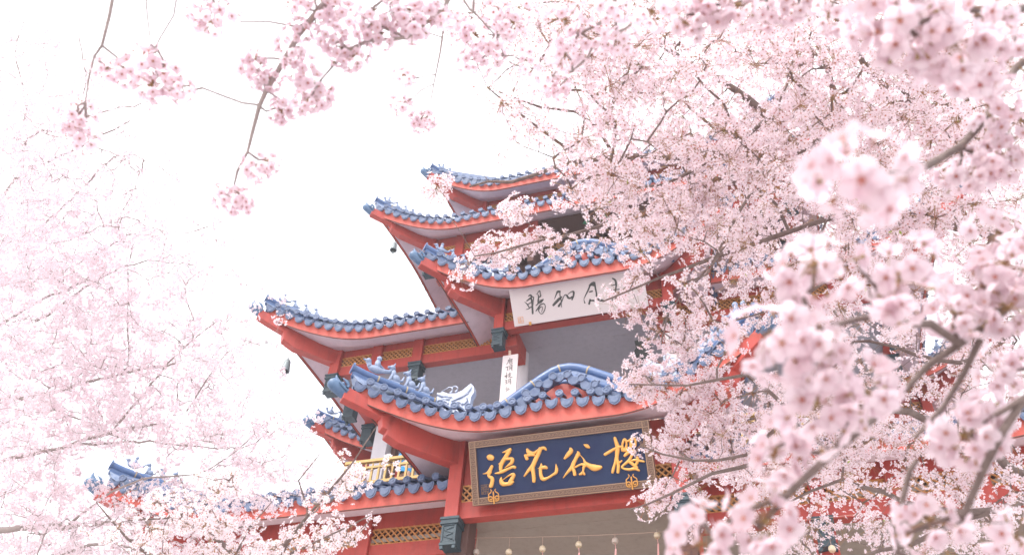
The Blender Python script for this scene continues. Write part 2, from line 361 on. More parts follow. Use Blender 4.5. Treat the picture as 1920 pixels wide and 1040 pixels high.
        fh = MB(xf); tp = [A2(*Q(.94+q*.72, zt+.03+(q-.03)*.45*T_)) for q in (0, .04, .09, .14, .18, .20)]
        fh.tube(tp, [.098, .10, .10, .095, .08, .035], 10, flat=1.2)
        up_ = A2(0, 0, 1); o_ = A2(*Q(.945, zt+.03))
        fw = A2(*dgn, .30); fw /= np.linalg.norm(fw)
        for s2 in (-1, 1):
            sv = A2(*sd_, 0)*s2
            fh.ball(o_+sv*.10+up_*.05+fw*.10, .034, n=8, m=5)
            fh.tube([o_+sv*.09+up_*.08, o_+sv*.10+up_*.13+fw*.05, o_+sv*.07+up_*.17+fw*.12], [.03, .026, .01], 6)
            fh.tube([o_+sv*.115-up_*.04, o_+sv*.12+fw*.10, o_+sv*.10+up_*.04+fw*.17], [.015, .024, .01], 6)
            fh.tube([o_+sv*.11+up_*.02+fw*.02, o_+sv*.11+up_*.07+fw*.0], [.03, .02], 6)
        fh.tube([o_+up_*.10+fw*.16, o_+up_*.16+fw*.22, o_+up_*.21+fw*.22], [.04, .028, .01], 6)
        fh.build('beam_head', M['bluedark'], rf)
        # corner ridge on the tiles with its figures
        kz = lambda s_: max(0, min(1, 1-(.87-s_)*T_/R))**power
        zr = lambda s_: z0+.98+.08*s_+max(0, (s_-.8))*.3
        rp = [A2(*Q(s_, zr(s_))) for s_ in (.93, .84, .72, .56, .4, .24, .08)]
        bed = MB(xf); bl = [A2(*Q(s_, max(z0+hf+rise*kz(s_), z0+rise*kz(s_)+(zb-z0)*(1-s_)+.16))) for s_ in (.885, .83, .72, .56, .4, .24, .08)]
        off = A2(*(sd_*.05), 0)
        for i_ in range(6):
            a_, b_, c_, d_ = rp[i_]-A2(0, 0, .15), rp[i_+1]-A2(0, 0, .15), bl[i_+1], bl[i_]
            bed.add([a_-off, b_-off, c_-off*2.4, d_-off*2.4, a_+off, b_+off, c_+off*2.4, d_+off*2.4], [(0, 1, 2, 3), (7, 6, 5, 4), (0, 4, 5, 1), (2, 6, 7, 3), (0, 3, 7, 4), (1, 5, 6, 2)])
        bed.build('ridge_bed', M['figure'], rf)
        cr = MB(xf); cj = MB(xf); ridge_tubes(cr, cj, rp, .07, .15)
        cr.lathe(rp[0], [(0, .0), (.1, .0), (.1, .03), (0, .03)], 12, A2(*dgn, .15), False)
        r_ = cr.build('corner_ridge', M['blue'], rf); cj.build('ridge_joint', M['joint'], rf)
        if figs:
            for k, s_ in enumerate((.76, .62, .49, .37)):
                p = A2(*Q(s_, zr(s_)+.07)); p = xf(p) if xf else p
                dv = A2(*Q(1, 0))-A2(*Q(0, 0)); q0 = xf(A2(*Q(1, 0))) if xf else A2(*Q(1, 0)); q1_ = xf(A2(*Q(0, 0))) if xf else A2(*Q(0, 0))
                f = link('ridge_figure', FIG[0 if k == 0 else 1], rf, Vector(p)-wloc(rf)); f.rotation_euler = (0, 0, math.atan2(q1_[1]-q0[1], q1_[0]-q0[0])); fs_ = 1.0 if abs(z0-9.31) < .01 else .72; f.scale = (1.2*fs_,)*3 if k == 0 else (1.05*fs_,)*3
    if gable is not None:
        P0, P1 = A2(*segs[1 if not closed else 0][0]), A2(*segs[1 if not closed else 0][1]); mid = (P0+P1)/2; d = (P1-P0)/np.linalg.norm(P1-P0); nn = A2(d[1], -d[0])
        G = lambda x, o_, z: np.array([*(mid+d*(x+.12)+nn*(e+o_)), z0+hf+z])
        ty = MB(xf)
        tri = [(-1.0, .0), (-.45, .29), (-.12, .52), (0, .55), (.12, .52), (.45, .29), (1.0, .0)]
        k = len(tri); a = [G(x, -.12, z) for x, z in tri]; b_ = [G(x, -1.0, z+.05) for x, z in tri]
        ty.add(a+b_, [tuple(range(k)), tuple(range(2*k-1, k-1, -1))]+[(i, i+k, (i+1) % k+k, (i+1) % k) for i in range(k)])
        ty.build('gable_panel', M['red'], rf)
        gt = MB(xf)
        path = [G(x, -.02, z) for x, z in ((-1.25, .04), (-.95, .10), (-.62, .29), (-.30, .52), (0, .64), (.30, .52), (.62, .29), (.95, .10), (1.25, .04))]
        pl = np.array(path); sl_ = np.r_[0, np.cumsum(np.linalg.norm(np.diff(pl, axis=0), axis=1))]; n3 = A2(*nn, 0)
        for j, s0 in enumerate(np.linspace(.1, sl_[-1]-.1, 21)):
            c = np.array([np.interp(s0, sl_, pl[:, a]) for a in range(3)]); c2 = np.array([np.interp(s0+.04, sl_, pl[:, a]) for a in range(3)]); al = c2-c; al /= np.linalg.norm(al)+1e-9; u = np.cross(al, n3); u = u if u[2] > 0 else -u
            if j % 2: gt.lathe(c+n3*.05, [(0, .04), (.05, .04), (.055, .05), (.068, .047), (.07, 0), (.06, -.4)], 12, n3*.97-u*.2, False); gt.ball(c+n3*.02+u*.10, .024, n=6, m=4)
            else: gt.prism([(-.10, .03), (-.10, -.03), (-.06, -.09), (0, -.11), (.06, -.09), (.10, -.03), (.10, .03)], c+n3*.04-u*.05, al, u*.98+n3*.2, n3*.03)
        gt.build('gable_tiles', M['bluepale'], rf)
        zz = gable
        rl = [G(x, -.30, z+zz) for x, z in ((-1.86, .27), (-1.62, .21), (-1.40, .17), (-1.30, .20), (-.90, .48), (-.42, .82), (-.22, .94), (-.08, .98), (.08, .98), (.22, .94), (.42, .84), (.90, .56), (1.30, .28), (1.45, .23), (1.86, .25))]
        gr = MB(xf); gj = MB(xf); ridge_tubes(gr, gj, rl, .085, .2)
        gr.tube([np.array([p_[0]+nn[0]*.05, p_[1]+nn[1]*.05, max(p_[2]-.33, z0+hf+.06)]) for p_ in rl[3:12]], .05, 6)
        bk = A2(*(nn*-.1), 0)
        for i in range(3, 11):
            a_, b_ = rl[i]-[0, 0, .22], rl[i+1]-[0, 0, .22]; zb_ = z0+hf+.02
            c_, d_ = np.array([b_[0], b_[1], min(zb_, b_[2])]), np.array([a_[0], a_[1], min(zb_, a_[2])])
            gr.add([a_, b_, c_, d_, a_+bk, b_+bk, c_+bk, d_+bk], [(0, 1, 2, 3), (7, 6, 5, 4), (0, 4, 5, 1), (0, 3, 7, 4), (1, 5, 6, 2)])
        gr.build('gable_ridge', M['blue'], rf); gj.build('ridge_joint', M['joint'], rf)
        for s2 in (-1, 1):
            p = G(-.12+s2*1.70, -.22, .33+zz*.5); p = xf(p) if xf else p
            o0, o1 = G(0, 0, 0), G(-s2, 0, 0)
            if xf: o0, o1 = A2(*xf(o0)), A2(*xf(o1))
            f = link('ridge_dragon', DRG, rf, Vector(p)-wloc(rf)); f.rotation_euler = (0, 0, math.atan2(o1[1]-o0[1], o1[0]-o0[0])); f.scale = (.86, .86, .92)
    return rf
def capital(m, c, d, n, s=1.0, fac=False):
    """hanging post foot: stepped dark box with two little feet"""
    ax = (A2(*d, 0), A2(*n, 0), A2(0, 0, 1)); c = A2(*c)
    m.box(c-A2(0, 0, .02)*s, .155*s, .155*s, .02*s, ax); m.box(c-A2(0, 0, .06)*s, .14*s, .14*s, .02*s, ax); m.box(c-A2(0, 0, .10)*s, .15*s, .15*s, .018*s, ax)
    m.box(c-A2(0, 0, .27)*s, .12*s, .12*s, .155*s, ax)
    for q in (-1, 1):
        m.box(c+ax[0]*q*.105*s+ax[1]*.125*s-A2(0, 0, .27)*s, .014*s, .008*s, .15*s, ax); m.box(c+ax[1]*.125*s-A2(0, 0, .27+q*.14)*s, .105*s, .008*s, .012*s, ax)
        m.box(c+ax[0]*q*.10*s+ax[1]*.10*s-A2(0, 0, .47)*s, .025*s, .025*s, .05*s, ax)
    for k in range(5):
        z = .17+.05*k; q = 1 if k % 2 else -1
        m.bar(c+ax[1]*.125*s-ax[0]*.07*q*s-A2(0, 0, z)*s, c+ax[1]*.125*s+ax[0]*.07*q*s-A2(0, 0, z+.05)*s, .012*s, .014*s)
    m.box(c-A2(0, 0, .445)*s, .135*s, .135*s, .02*s, ax)
def frieze(walls, closed, xf, ztop, zl1, zl0, zb, posts, caps, skip=None, pz=None, s=1.0):
    n = len(walls); m_ = n if closed else n-1
    beams = []; fz = empty('frieze', (0, 0, 0)); fz.parent = PAV; lats = []; done = set()
    for i in range(m_):
        P0, P1 = A2(*walls[i]), A2(*walls[(i+1) % n]); d = P1-P0; L = np.linalg.norm(d); d /= L; nn = A2(d[1], -d[0]); ax = (A2(*d, 0), A2(*nn, 0), A2(0, 0, 1))
        ps = posts(i, L); spans = list(zip(ps, ps[1:]))
        for a, b in spans:
            if skip and skip(i, (a+b)/2, L): continue
            c = P0+d*(a+b)/2; h = (b-a)/2
            beam = MB(xf); beams.append(beam); beam.box((*(c-nn*.06), (ztop+zl1)/2), h, .06, (ztop-zl1)/2, ax)
            beam.build('beam', M['red'], fz); beam = MB(xf); beam.box((*(c-nn*.07), (zl0+zb)/2), h, .09, (zl0-zb)/2, ax)
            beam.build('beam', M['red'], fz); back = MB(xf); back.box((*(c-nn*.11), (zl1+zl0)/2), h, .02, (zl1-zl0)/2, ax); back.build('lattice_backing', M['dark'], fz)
            lat = MB(xf); lats.append(lat)
            hh = zl1-zl0; w0 = a+.09; w1 = b-.09; k = max(2, int((w1-w0)/(hh*.36))); st = (w1-w0)/k
            for j in range(-3, k):
                for sg in (1, -1):
                    x0 = w0+j*st; x1 = x0+hh*.95; z0_, z1_ = (zl0, zl1) if sg > 0 else (zl1, zl0)
                    # clip
                    X0, X1 = max(x0, w0), min(x1, w1)
                    if X1-X0 < .02: continue
                    f0, f1 = (X0-x0)/(x1-x0), (X1-x0)/(x1-x0)
                    pa = P0+d*X0-nn*(.01+.012*sg); pb = P0+d*X1-nn*(.01+.012*sg)
                    lat.bar((*pa, z0_+(z1_-z0_)*f0), (*pb, z0_+(z1_-z0_)*f1), .024, .026, up=ax[1])
            for z in (zl0+.012, zl1-.012): lat.box((*(P0+d*(w0+w1)/2-nn*.025), z), (w1-w0)/2, .03, .014, ax)
            for x in (w0, w1): lat.box((*(P0+d*x-nn*.027), (zl0+zl1)/2), .014, .03, hh/2, ax)
        for x in ps:
            if skip and (skip(i, x-.2, L) and skip(i, x+.2, L)): continue
            pc = P0+d*x-nn*.02*(1 if 0 < x < L else 0); key = tuple(np.round(pc, 1))
            if key in done: continue
            done.add(key); post = MB(xf); hp = (ztop+.022-(pz or zb)+.006)/2
            post.box((*pc, ztop+.022-hp), .115*s, .115*s, hp, ax); post.build('post', M['red'], fz, bevel=.01)
        for x in caps(i, L):
            key = tuple(np.round(P0+d*x, 1))+(1,)
            if key in done: continue
            done.add(key); cap = MB(xf); capital(cap, (*(P0+d*x-nn*.01), (pz or zb)-.008), d, nn, s); cap.build('capital', M['teal'], fz)
    for lt in lats: lt.build('lattice', M['lattice'], fz)
    return fz
def sq(h): return [(CX-h, CY-h), (CX+h, CY-h), (CX+h, CY+h), (CX-h, CY+h)]
def bay(w_, yf, yb): return [(CX-w_, yb), (CX-w_, yf), (CX+w_, yf), (CX+w_, yb)]
# --- ground tier: wide skirt roof
H1 = 7.1
roof(sq(H1), True, None, 0.75, .50, .52, 1.9, 8.68, 9.0, inset=1.4, zin=1.15, gaps={0: 1.95}, label='lowest skirt roof')
frieze(sq(H1), True, None, 9.02, 8.70, 8.40, 8.13, lambda i, L: [0, 1.15, 2.3, 3.4, 5.25, 7.0, 8.95, 10.8, 11.9, 13.05, L], lambda i, L: [0, 3.4, 10.8, L], skip=lambda i, x, L: (i == 0 and 5.3 < x < 8.9) or i == 2)
# --- front bay under the name board
W2 = 1.80; Y2 = 11.5
roof(bay(W2, Y2, 12.6), False, None, 0.78, .60, .52, 1.7, 9.31, 9.70, inset=1, zin=.75, gable=.02, hip=.5, label='roof of the front bay with a small peaked gable')
frieze(bay(W2, Y2, 12.2), False, None, 9.68, 8.86, 8.55, 8.27, lambda i, L: [0.0, L], lambda i, L: [0, L] if i == 1 else [])
# --- third tier
H3 = 5.9
roof(sq(H3), True, None, 0.70, .585, .575, 1.9, 13.66, 14.0, inset=1.6, zin=1.3, gaps={0: 2.5, 1: 2.5, 3: 2.5}, label='wide upswept roof of the third tier')
frieze(sq(H3), True, None, 14.0, 13.80, 13.53, 13.29, lambda i, L: [0, 1.0, 2.0, 4.13, L-4.13, L-2.0, L-1.0, L], lambda i, L: [0, 2.0, L-2.0, L] if i == 0 else [0, 1.0, 2.0, L-2.0, L-1.0, L], skip=lambda i, x, L: (i != 2 and 4.2 < x < L-4.2) or i == 2)
for q in (0, 1, -1):
    xf = rotf(q*math.pi/2) if q else None
    roof(bay(1.74, 12.7, 13.62), False, xf, 0.78, .455, .59, 1.6, 13.55, 14.05, inset=1, zin=.7, gable=.04, hip=.5, label='small bay roof under the upper tiers')
    frieze(bay(1.74, 12.7, 13.45), False, xf, 14.05, 13.62, 13.38, 13.16, lambda i, L: [0.0, L], lambda i, L: [0, L] if i == 1 else [], s=.9)
# --- fourth tier
H4 = 4.65
roof(sq(H4), True, None, 0.70, .50, .51, 1.7, 18.26, 18.72, inset=1.2, zin=1.1, label='upswept roof of the fourth tier')
frieze(sq(H4), True, None, 18.72, 18.36, 18.12, 17.86, lambda i, L: [0, .82, 2.88, L-2.88, L-.82, L], lambda i, L: [0, L], skip=lambda i, x, L: (i == 0 and 2.9 < x < L-2.9) or i == 2)
# --- top roof
H5 = 3.7
roof(sq(H5), True, None, 0.78, .41, .57, 1.6, 20.60, 21.1, inset=3.0, zin=3.4, label='topmost roof rising to a point')
frieze(sq(H5), True, None, 21.1, 20.9, 20.72, 20.4, lambda i, L: [0, 1.2, 3.7, L-1.2, L], lambda i, L: [], skip=lambda i, x, L: i == 2)
# --- walls, floors, ceilings, columns
def part(name, m, **k):
    return m.build(name, M[k.pop('mt')], PAV, **k)
c = MB(); c.bb(CX-W2-.1, CX+W2+.1, Y2+.12, 12.3, 8.46, 8.52); c.bb(CX-7.0, CX+7.0, 12.3, CY+7.0, 8.457, 8.523); part('ceiling', c, mt='ceilw', label='taupe ceiling of the ground storey')
c = MB(); c.bb(CX-1.7, CX+1.7, 12.82, 13.6, 13.36, 13.42); c.bb(CX-5.75, CX+5.75, 13.6, CY+5.75, 13.357, 13.423); part('ceiling', c, mt='ceil', label='grey ceiling of the upper gallery')
c = MB(); c.bb(CX-7.0, CX+7.0, 13.4, CY+5.6, 9.70, 9.80); part('floor_slab', c, mt='ceil')
c = MB(); c.bb(CX-5.0, CX+5.0, CY-1.4, CY+4.5, 9.8, 13.42); part('inner_wall', c, mt='ceil')
c = MB(); c.bb(CX-5.4, CX+5.4, CY-4.6, CY+5.2, 0, 8.44); part('inner_wall', c, mt='ceilw')
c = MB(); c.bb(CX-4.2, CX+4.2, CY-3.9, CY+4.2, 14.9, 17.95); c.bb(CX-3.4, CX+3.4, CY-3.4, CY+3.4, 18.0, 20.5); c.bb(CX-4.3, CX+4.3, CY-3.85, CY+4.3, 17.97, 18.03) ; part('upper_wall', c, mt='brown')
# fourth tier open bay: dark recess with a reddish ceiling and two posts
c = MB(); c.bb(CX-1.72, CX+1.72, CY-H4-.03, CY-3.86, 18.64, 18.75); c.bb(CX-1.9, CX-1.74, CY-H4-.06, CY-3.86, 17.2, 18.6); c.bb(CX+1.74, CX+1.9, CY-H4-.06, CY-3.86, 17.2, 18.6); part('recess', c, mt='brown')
c = MB()
def column(m, x, y, z0, z1, r=.13): m.tube([(x, y, z0), (x, y, z1)], r, 14)
for x, y in ((CX-1.55, 13.75), (CX+1.55, 13.75), (CX+3.9, 14.2), (CX+5.4, 21.1), (CX-5.4, 21.1)):
    c = MB(); column(c, x, y, 9.8, 13.44); part('column', c, mt='white')
for x, y in ((CX-W2, Y2+.25), (CX+W2, Y2+.25)):
    c = MB(); c.bb(x-.12 if x < CX else x-.22, x+.22 if x < CX else x+.12, y-.1, y+.24, 7.3, 8.72); part('bracket', c, mt='brown')
for x, y in ((CX-W2, 12.1), (CX+W2, 12.1), (CX-6.9, 12.5), (CX+6.9, 12.5), (CX-3.7, 12.5), (CX+3.7, 12.5)):
    c = MB(); column(c, x, y, 0, 8.45, .17); part('column', c, mt='red')
for s2 in (-1, 1):
    c = MB(); x = CX+s2*1.55; c.bb(x-.11, x+.11, 12.95, 13.62, 12.95, 13.44); part('bracket', c, mt='red')
p = at(716, 835, y=15.0); c = MB(); c.bb(p[0]-.17, p[0]+.17, 14.9, 15.2, 9.8, 13.44); part('column', c, mt='white', label='broad white pillar on the gallery')
p = at(742, 840, y=15.2); c = MB(); c.bb(p[0]-.05, p[0]+.06, 15.1, 15.25, 9.8, 13.44); part('door_frame', c, mt='brown')
# ridge climbing to the top
fin = MB(); fin.lathe((CX, CY, 23.4), [(0, 1.6), (.1, 1.5), (.05, 1.3), (.22, 1.0), (.3, .8), (.2, .6), (.1, .5), (.25, .3), (.4, 0)], 12); part('finial', fin, mt='blue')
# --- balcony rail above the skirt roof
for xs in ((-8.02, -5.2), (-.9, 2.0)):
    rl = MB(); y0 = 13.3; z0, z1 = 10.27, 10.82
    x0, x1 = xs
    RAIL = empty('balcony_rail', (x0 if x0 < -5 else x1, y0, 9.8)); RAIL.parent = PAV; RAIL.location = Vector((x0 if x0 < -5 else x1, y0, 9.8))-PAV.location
    xe = x0 if x0 < -5 else x1
    rl.bb(x0, x1, y0-.04, y0+.04, z1-.06, z1); rl.bb(x0, x1, y0-.025, y0+.025, z1-.20, z1-.155); rl.bb(x0, x1, y0-.04, y0+.04, z0, z0+.06); rl.bb(x0, x1, y0-.05, y0+.03, z0-.12, z0-.05)
    rl.bb(xe-.04, xe+.04, y0+.04, y0+2.6, z1-.06, z1); rl.bb(xe-.025, xe+.025, y0+.04, y0+2.6, z1-.2, z1-.155); rl.bb(xe-.04, xe+.04, y0+.04, y0+2.6, z0, z0+.06)
    rl.build('rail', M['yellow'], RAIL)
    x = x0+.02; bal = []
    while x < x1: bal.append((x, y0)); x += .148
    y = y0+.2
    while y < y0+2.6: bal.append((xe, y)); y += .2
    bl = MB(); bl.bb(-.02, .02, -.02, .02, z0-.45, z1-.2); bl.bb(-.012, .012, -.012, .012, z1-.155, z1-.05); bl.v = [(a+xe, b+y0, c) for a, b, c in bl.v]; b0 = bl.build('baluster', M['yellow'], RAIL)
    for i_, (x, y) in enumerate(bal):
        o_ = b0 if i_ == 0 else b0.copy()
        if i_: COL.objects.link(o_)
        o_.location = Vector((x-xe, y-y0, 0))
# ------------------------------------------------------------------ boards, chimes, bells, people and other loose things
def stroke_mesh(m, strokes, org, sc, O, ex, ey, nrm, depth, per, curve=True):
    """strokes: polylines of (x, y, width) in units of a lettering sheet; swept as rounded raised brush strokes on the board"""
    for k, st in enumerate(strokes):
        S_ = np.array(st, float)
        if len(S_) > 2 and curve:
            t = np.arange(len(S_)); tt = np.linspace(0, len(S_)-1, (len(S_)-1)*4+1); out = []
            for q in tt:
                i = min(int(q), len(S_)-2); f = q-i; p0, p1, p2, p3 = S_[max(i-1, 0)], S_[i], S_[i+1], S_[min(i+2, len(S_)-1)]
                out.append(.5*((2*p1)+(-p0+p2)*f+(2*p0-5*p1+4*p2-p3)*f*f+(-p0+3*p1-3*p2+p3)*f**3))
            S_ = np.array(out)
        pts = []; rr = []
        for x, y, w_ in S_:
            u, v = org[0]+x/sc, org[1]+y/sc; r = ray(u, v); q = CAM+r*((O-CAM)@nrm)/(r@nrm); pts.append(q+nrm*(.002+.0007*k)); rr.append(max(w_, 8)/sc*per/2*1.12)
        d0 = pts[0]-pts[1]; d0 /= np.linalg.norm(d0); d1 = pts[-1]-pts[-2]; d1 /= np.linalg.norm(d1)
        pts = [pts[0]+d0*rr[0]*.75, pts[0]+d0*rr[0]*.4]+pts+[pts[-1]+d1*rr[-1]*.4, pts[-1]+d1*rr[-1]*.75]; rr = [rr[0]*.45, rr[0]*.85]+rr+[rr[-1]*.85, rr[-1]*.45]
        P = np.array(pts); T = np.gradient(P, axis=0); vs = []; n = 8
        for i in range(len(P)):
            t = T[i]/np.linalg.norm(T[i]); a = np.cross(t, nrm); a /= np.linalg.norm(a)
            for j in range(n):
                q = 2*math.pi*j/n; vs.append(P[i]+a*math.cos(q)*rr[i]+nrm*math.sin(q)*depth*min(1, rr[i]/.02+.3))
        fs = [(i*n+j, i*n+(j+1) % n, (i+1)*n+(j+1) % n, (i+1)*n+j) for i in range(len(P)-1) for j in range(n)]+[tuple(range(n)), tuple(range(len(vs)-n, len(vs)))]
        m.add(vs, fs, True)
def board_frame(blp, brp, tlp):
    O = np.array(blp); ex = np.array(brp)-O; W_ = np.linalg.norm(ex); ex /= W_; ey = np.array(tlp)-O; H_ = np.linalg.norm(ey); ey /= H_; n_ = np.cross(ex, ey); return O, ex, ey, n_, W_, H_
# blue name board
O, ex, ey, nn, W_, H_ = board_frame((-4.431, 11.33, 8.375), (-1.558, 11.33, 8.375), (-4.431, 10.873, 9.255))
SB = empty('sign_board', O+ex*W_/2, 'large navy name board with four raised gold characters and fretwork frame', 'sign board')
L_ = lambda x, y, z=0: O+ex*x+ey*y+nn*z
b = MB(); b.box(L_(W_/2, H_/2, -.045), W_/2-.02, H_/2-.02, .04, (ex, ey, nn)); b.build('panel', M['navy'], SB)
b = MB(); fw = .115
for x0, x1, y0, y1 in ((0, W_, 0, fw), (0, W_, H_-fw, H_), (0, fw, fw, H_-fw), (W_-fw, W_, fw, H_-fw)): b.box(L_((x0+x1)/2, (y0+y1)/2, -.02), (x1-x0)/2, (y1-y0)/2, .055, (ex, ey, nn))
b.build('frame', M['frame'], SB, bevel=.006)
b = MB()
for y in (.012, fw-.012, H_-fw+.012, H_-.012): b.box(L_(W_/2, y, .038), W_/2-.008, .006, .006, (ex, ey, nn))
for x in (.012, fw-.012, W_-fw+.012, W_-.012): b.box(L_(x, H_/2, .0385), .006, H_/2-.008, .006, (ex, ey, nn))
x = .06
def keyfret(cx_, cy_, s_, fl_):
    q = [(-.5, -.5), (-.5, .5), (.5, .5), (.5, -.3), (-.1, -.3), (-.1, .1)]
    for p0, p1 in zip(q, q[1:]): b.bar(L_(cx_+p0[0]*s_*fl_, cy_+p0[1]*s_, .037), L_(cx_+p1[0]*s_*fl_, cy_+p1[1]*s_, .037), .006, .008, up=nn)
k = 0
while x < W_-.04:
    for y in (fw/2, H_-fw/2): keyfret(x, y, .05, 1 if k % 2 else -1)
    x += .068; k += 1
y = .15
while y < H_-.13:
    for x in (fw/2, W_-fw/2): keyfret(x, y, .05, 1 if k % 2 else -1)
    y += .068; k += 1
b.build('fretwork', M['fret'], SB)
G_YU = [[(185, 275, 110), (235, 290, 100)], [(60, 600, 12), (120, 590, 30), (180, 560, 70), (235, 455, 60)], [(200, 560, 70), (170, 640, 50), (240, 690, 70), (235, 780, 75), (215, 840, 75)],
 [(440, 185, 15), (520, 160, 50), (595, 125, 60)], [(570, 160, 80), (490, 290, 75), (440, 370, 80), (410, 440, 75), (405, 520, 60)], [(365, 405, 15), (420, 400, 50)],
 [(490, 310, 60), (570, 305, 50), (635, 315, 65), (620, 380, 65), (560, 430, 40), (485, 485, 8)], [(300, 590, 20), (380, 580, 48), (460, 545, 60), (560, 500, 48), (640, 465, 50), (685, 475, 55)],
 [(425, 665, 12), (415, 720, 65), (440, 790, 85), (520, 800, 65), (600, 780, 75), (650, 755, 40)], [(460, 712, 12), (540, 650, 22), (620, 610, 42), (665, 620, 60), (625, 700, 75), (590, 755, 75)]]
G_HUA = [[(195, 230, 50), (230, 290, 85), (320, 300, 55), (400, 250, 48), (480, 205, 58), (530, 200, 52), (560, 235, 38)], [(160, 350, 60), (190, 410, 65)], [(165, 355, 50), (260, 330, 55), (335, 340, 45)],
 [(450, 215, 75), (420, 300, 75), (370, 400, 80), (330, 490, 80), (290, 570, 85), (220, 640, 58), (140, 750, 28)], [(300, 580, 75), (312, 680, 72), (325, 780, 70), (325, 850, 62)],
 [(470, 505, 20), (470, 560, 58), (455, 630, 62), (460, 720, 62), (485, 790, 72), (530, 808, 58), (620, 770, 42), (700, 720, 42), (755, 680, 58), (768, 610, 58), (755, 510, 8)], [(405, 600, 10), (480, 585, 50), (540, 575, 65), (575, 590, 48)]]
G_GU = [[(290, 240, 60), (295, 290, 95), (230, 370, 85), (160, 450, 45)], [(575, 148, 15), (640, 180, 75), (690, 210, 45)], [(440, 300, 25), (455, 350, 85), (410, 440, 72), (360, 540, 78), (320, 640, 85), (240, 730, 55), (130, 868, 18)],
 [(490, 370, 15), (570, 460, 26), (610, 550, 70), (700, 610, 95), (800, 650, 130), (900, 648, 95), (950, 635, 60)], [(390, 640, 38), (460, 602, 38), (540, 575, 48), (600, 600, 90)], [(340, 660, 65), (370, 740, 68), (380, 795, 72)],
 [(575, 640, 60), (560, 720, 38), (530, 775, 60), (485, 795, 36)], [(560, 730, 38), (590, 795, 44)]]
G_YING = [[(290, 215, 52), (310, 280, 62), (340, 370, 75), (340, 450, 82), (330, 560, 68), (320, 640, 72), (290, 720, 46), (260, 820, 56), (245, 885, 46)], [(340, 650, 56), (360, 760, 60), (352, 880, 54)], [(425, 655, 24), (385, 690, 38)],
 [(98, 535, 52), (190, 480, 56), (280, 430, 48), (380, 388, 46), (430, 380, 34)], [(440, 330, 42), (470, 245, 46), (508, 262, 40), (520, 340, 36), (500, 420, 56), (445, 450, 64), (440, 360, 38)],
 [(530, 280, 32), (600, 250, 50), (660, 215, 46), (694, 262, 38), (692, 340, 46), (688, 380, 34)], [(600, 270, 50), (605, 380, 56), (560, 440, 64), (490, 455, 56)], [(600, 350, 50), (690, 340, 50)],
 [(482, 560, 46), (540, 505, 64), (600, 470, 48), (670, 462, 50)], [(685, 470, 48), (640, 520, 54), (600, 595, 48), (560, 660, 56), (490, 718, 42), (430, 778, 36), (480, 815, 38), (580, 828, 46), (680, 810, 56), (765, 848, 34)],
 [(570, 670, 56), (650, 730, 56), (720, 790, 52)], [(620, 655, 36), (700, 640, 46), (790, 660, 42), (865, 675, 32)], [(730, 590, 46), (738, 660, 56), (700, 740, 46), (672, 780, 36)]]
for chs, og, sc_ in ((G_YU, (900, 830), 10.4), (G_HUA, (970, 820), 10.4), (G_GU, (1045, 820), 11.56), (G_YING, (1125, 800), 10.4)):
    m = MB(); stroke_mesh(m, chs, og, sc_, O, ex, ey, nn, .03, .0083); m.build('character', M['goldl'], SB)
m = MB()     # square seal and the two scroll clips
sx, sy = .21, .235
for k in range(5): m.box(L_(sx-.06+.03*k, sy, 0), .004, .075, .004, (ex, ey, nn)); m.box(L_(sx, sy-.07+.035*k, .0012), .06, .004, .004, (ex, ey, nn))
for q in ((-.03, .02), (.02, .045), (.0, -.03), (.04, -.05), (-.045, -.055)): m.box(L_(sx+q[0], sy+q[1], .002), .012, .012, .004, (ex, ey, nn))
m.build('seal', M['frame'], SB)
for cx_ in (.36, W_-.36):
    m = MB(); cl = lambda a, b_: L_(cx_+a*.85, .10+b_*.85, .06)
    for q in (-1, 1):
        m.tube([cl(q*(.055+.045*math.cos(a)*(1-a/9)), -.02+.045*math.sin(a)*(1-a/9)) for a in np.linspace(-2.2, 6, 16)], .009, 5, up=nn)
        m.tube([cl(q*.1, -.02), cl(q*.09, .06), cl(q*.05, .085), cl(q*.03, .12), cl(q*.05, .14)], .009, 5, up=nn)
    m.tube([cl(0, .10), cl(0, -.12)], .012, 6, up=nn); m.build('scroll_clip', M['gold'], SB)
# cream board
O, ex, ey, nn, W_, H_ = board_frame((-4.387, 12.55, 13.08), (-1.655, 12.55, 13.08), (-4.387, 12.03, 13.655))
SB = empty('sign_board', O+ex*W_/2, 'cream board with grey brush characters tilted under the middle bay roof', 'sign board')
b = MB(); b.box(L_(W_/2, H_/2, -.03), W_/2, H_/2, .03, (ex, ey, nn)); b.build('panel', M['board'], SB, bevel=.006)
K1 = [[(250, 320, 25), (310, 290, 55), (350, 340, 55), (300, 390, 48), (205, 460, 36)], [(350, 330, 36), (410, 360, 35), (395, 460, 35), (385, 600, 30)], [(330, 360, 45), (360, 480, 55), (370, 600, 48), (375, 720, 55), (380, 840, 52)],
 [(140, 495, 15), (200, 540, 28), (250, 610, 32), (285, 680, 24)], [(250, 560, 28), (340, 500, 28)], [(180, 715, 14), (250, 700, 24), (350, 630, 30)], [(520, 230, 20), (590, 160, 32), (610, 230, 24), (620, 320, 38), (560, 340, 38), (540, 270, 24), (490, 260, 18)],
 [(560, 330, 34), (550, 450, 48), (540, 540, 38), (480, 600, 24)], [(700, 410, 30), (630, 470, 80), (560, 520, 55)], [(480, 765, 22), (540, 680, 38), (610, 580, 34), (700, 540, 28), (755, 590, 24), (750, 700, 24), (700, 810, 24), (640, 850, 24), (590, 810, 20), (560, 740, 28), (600, 660, 28), (670, 635, 18), (670, 730, 18), (640, 790, 14)]]
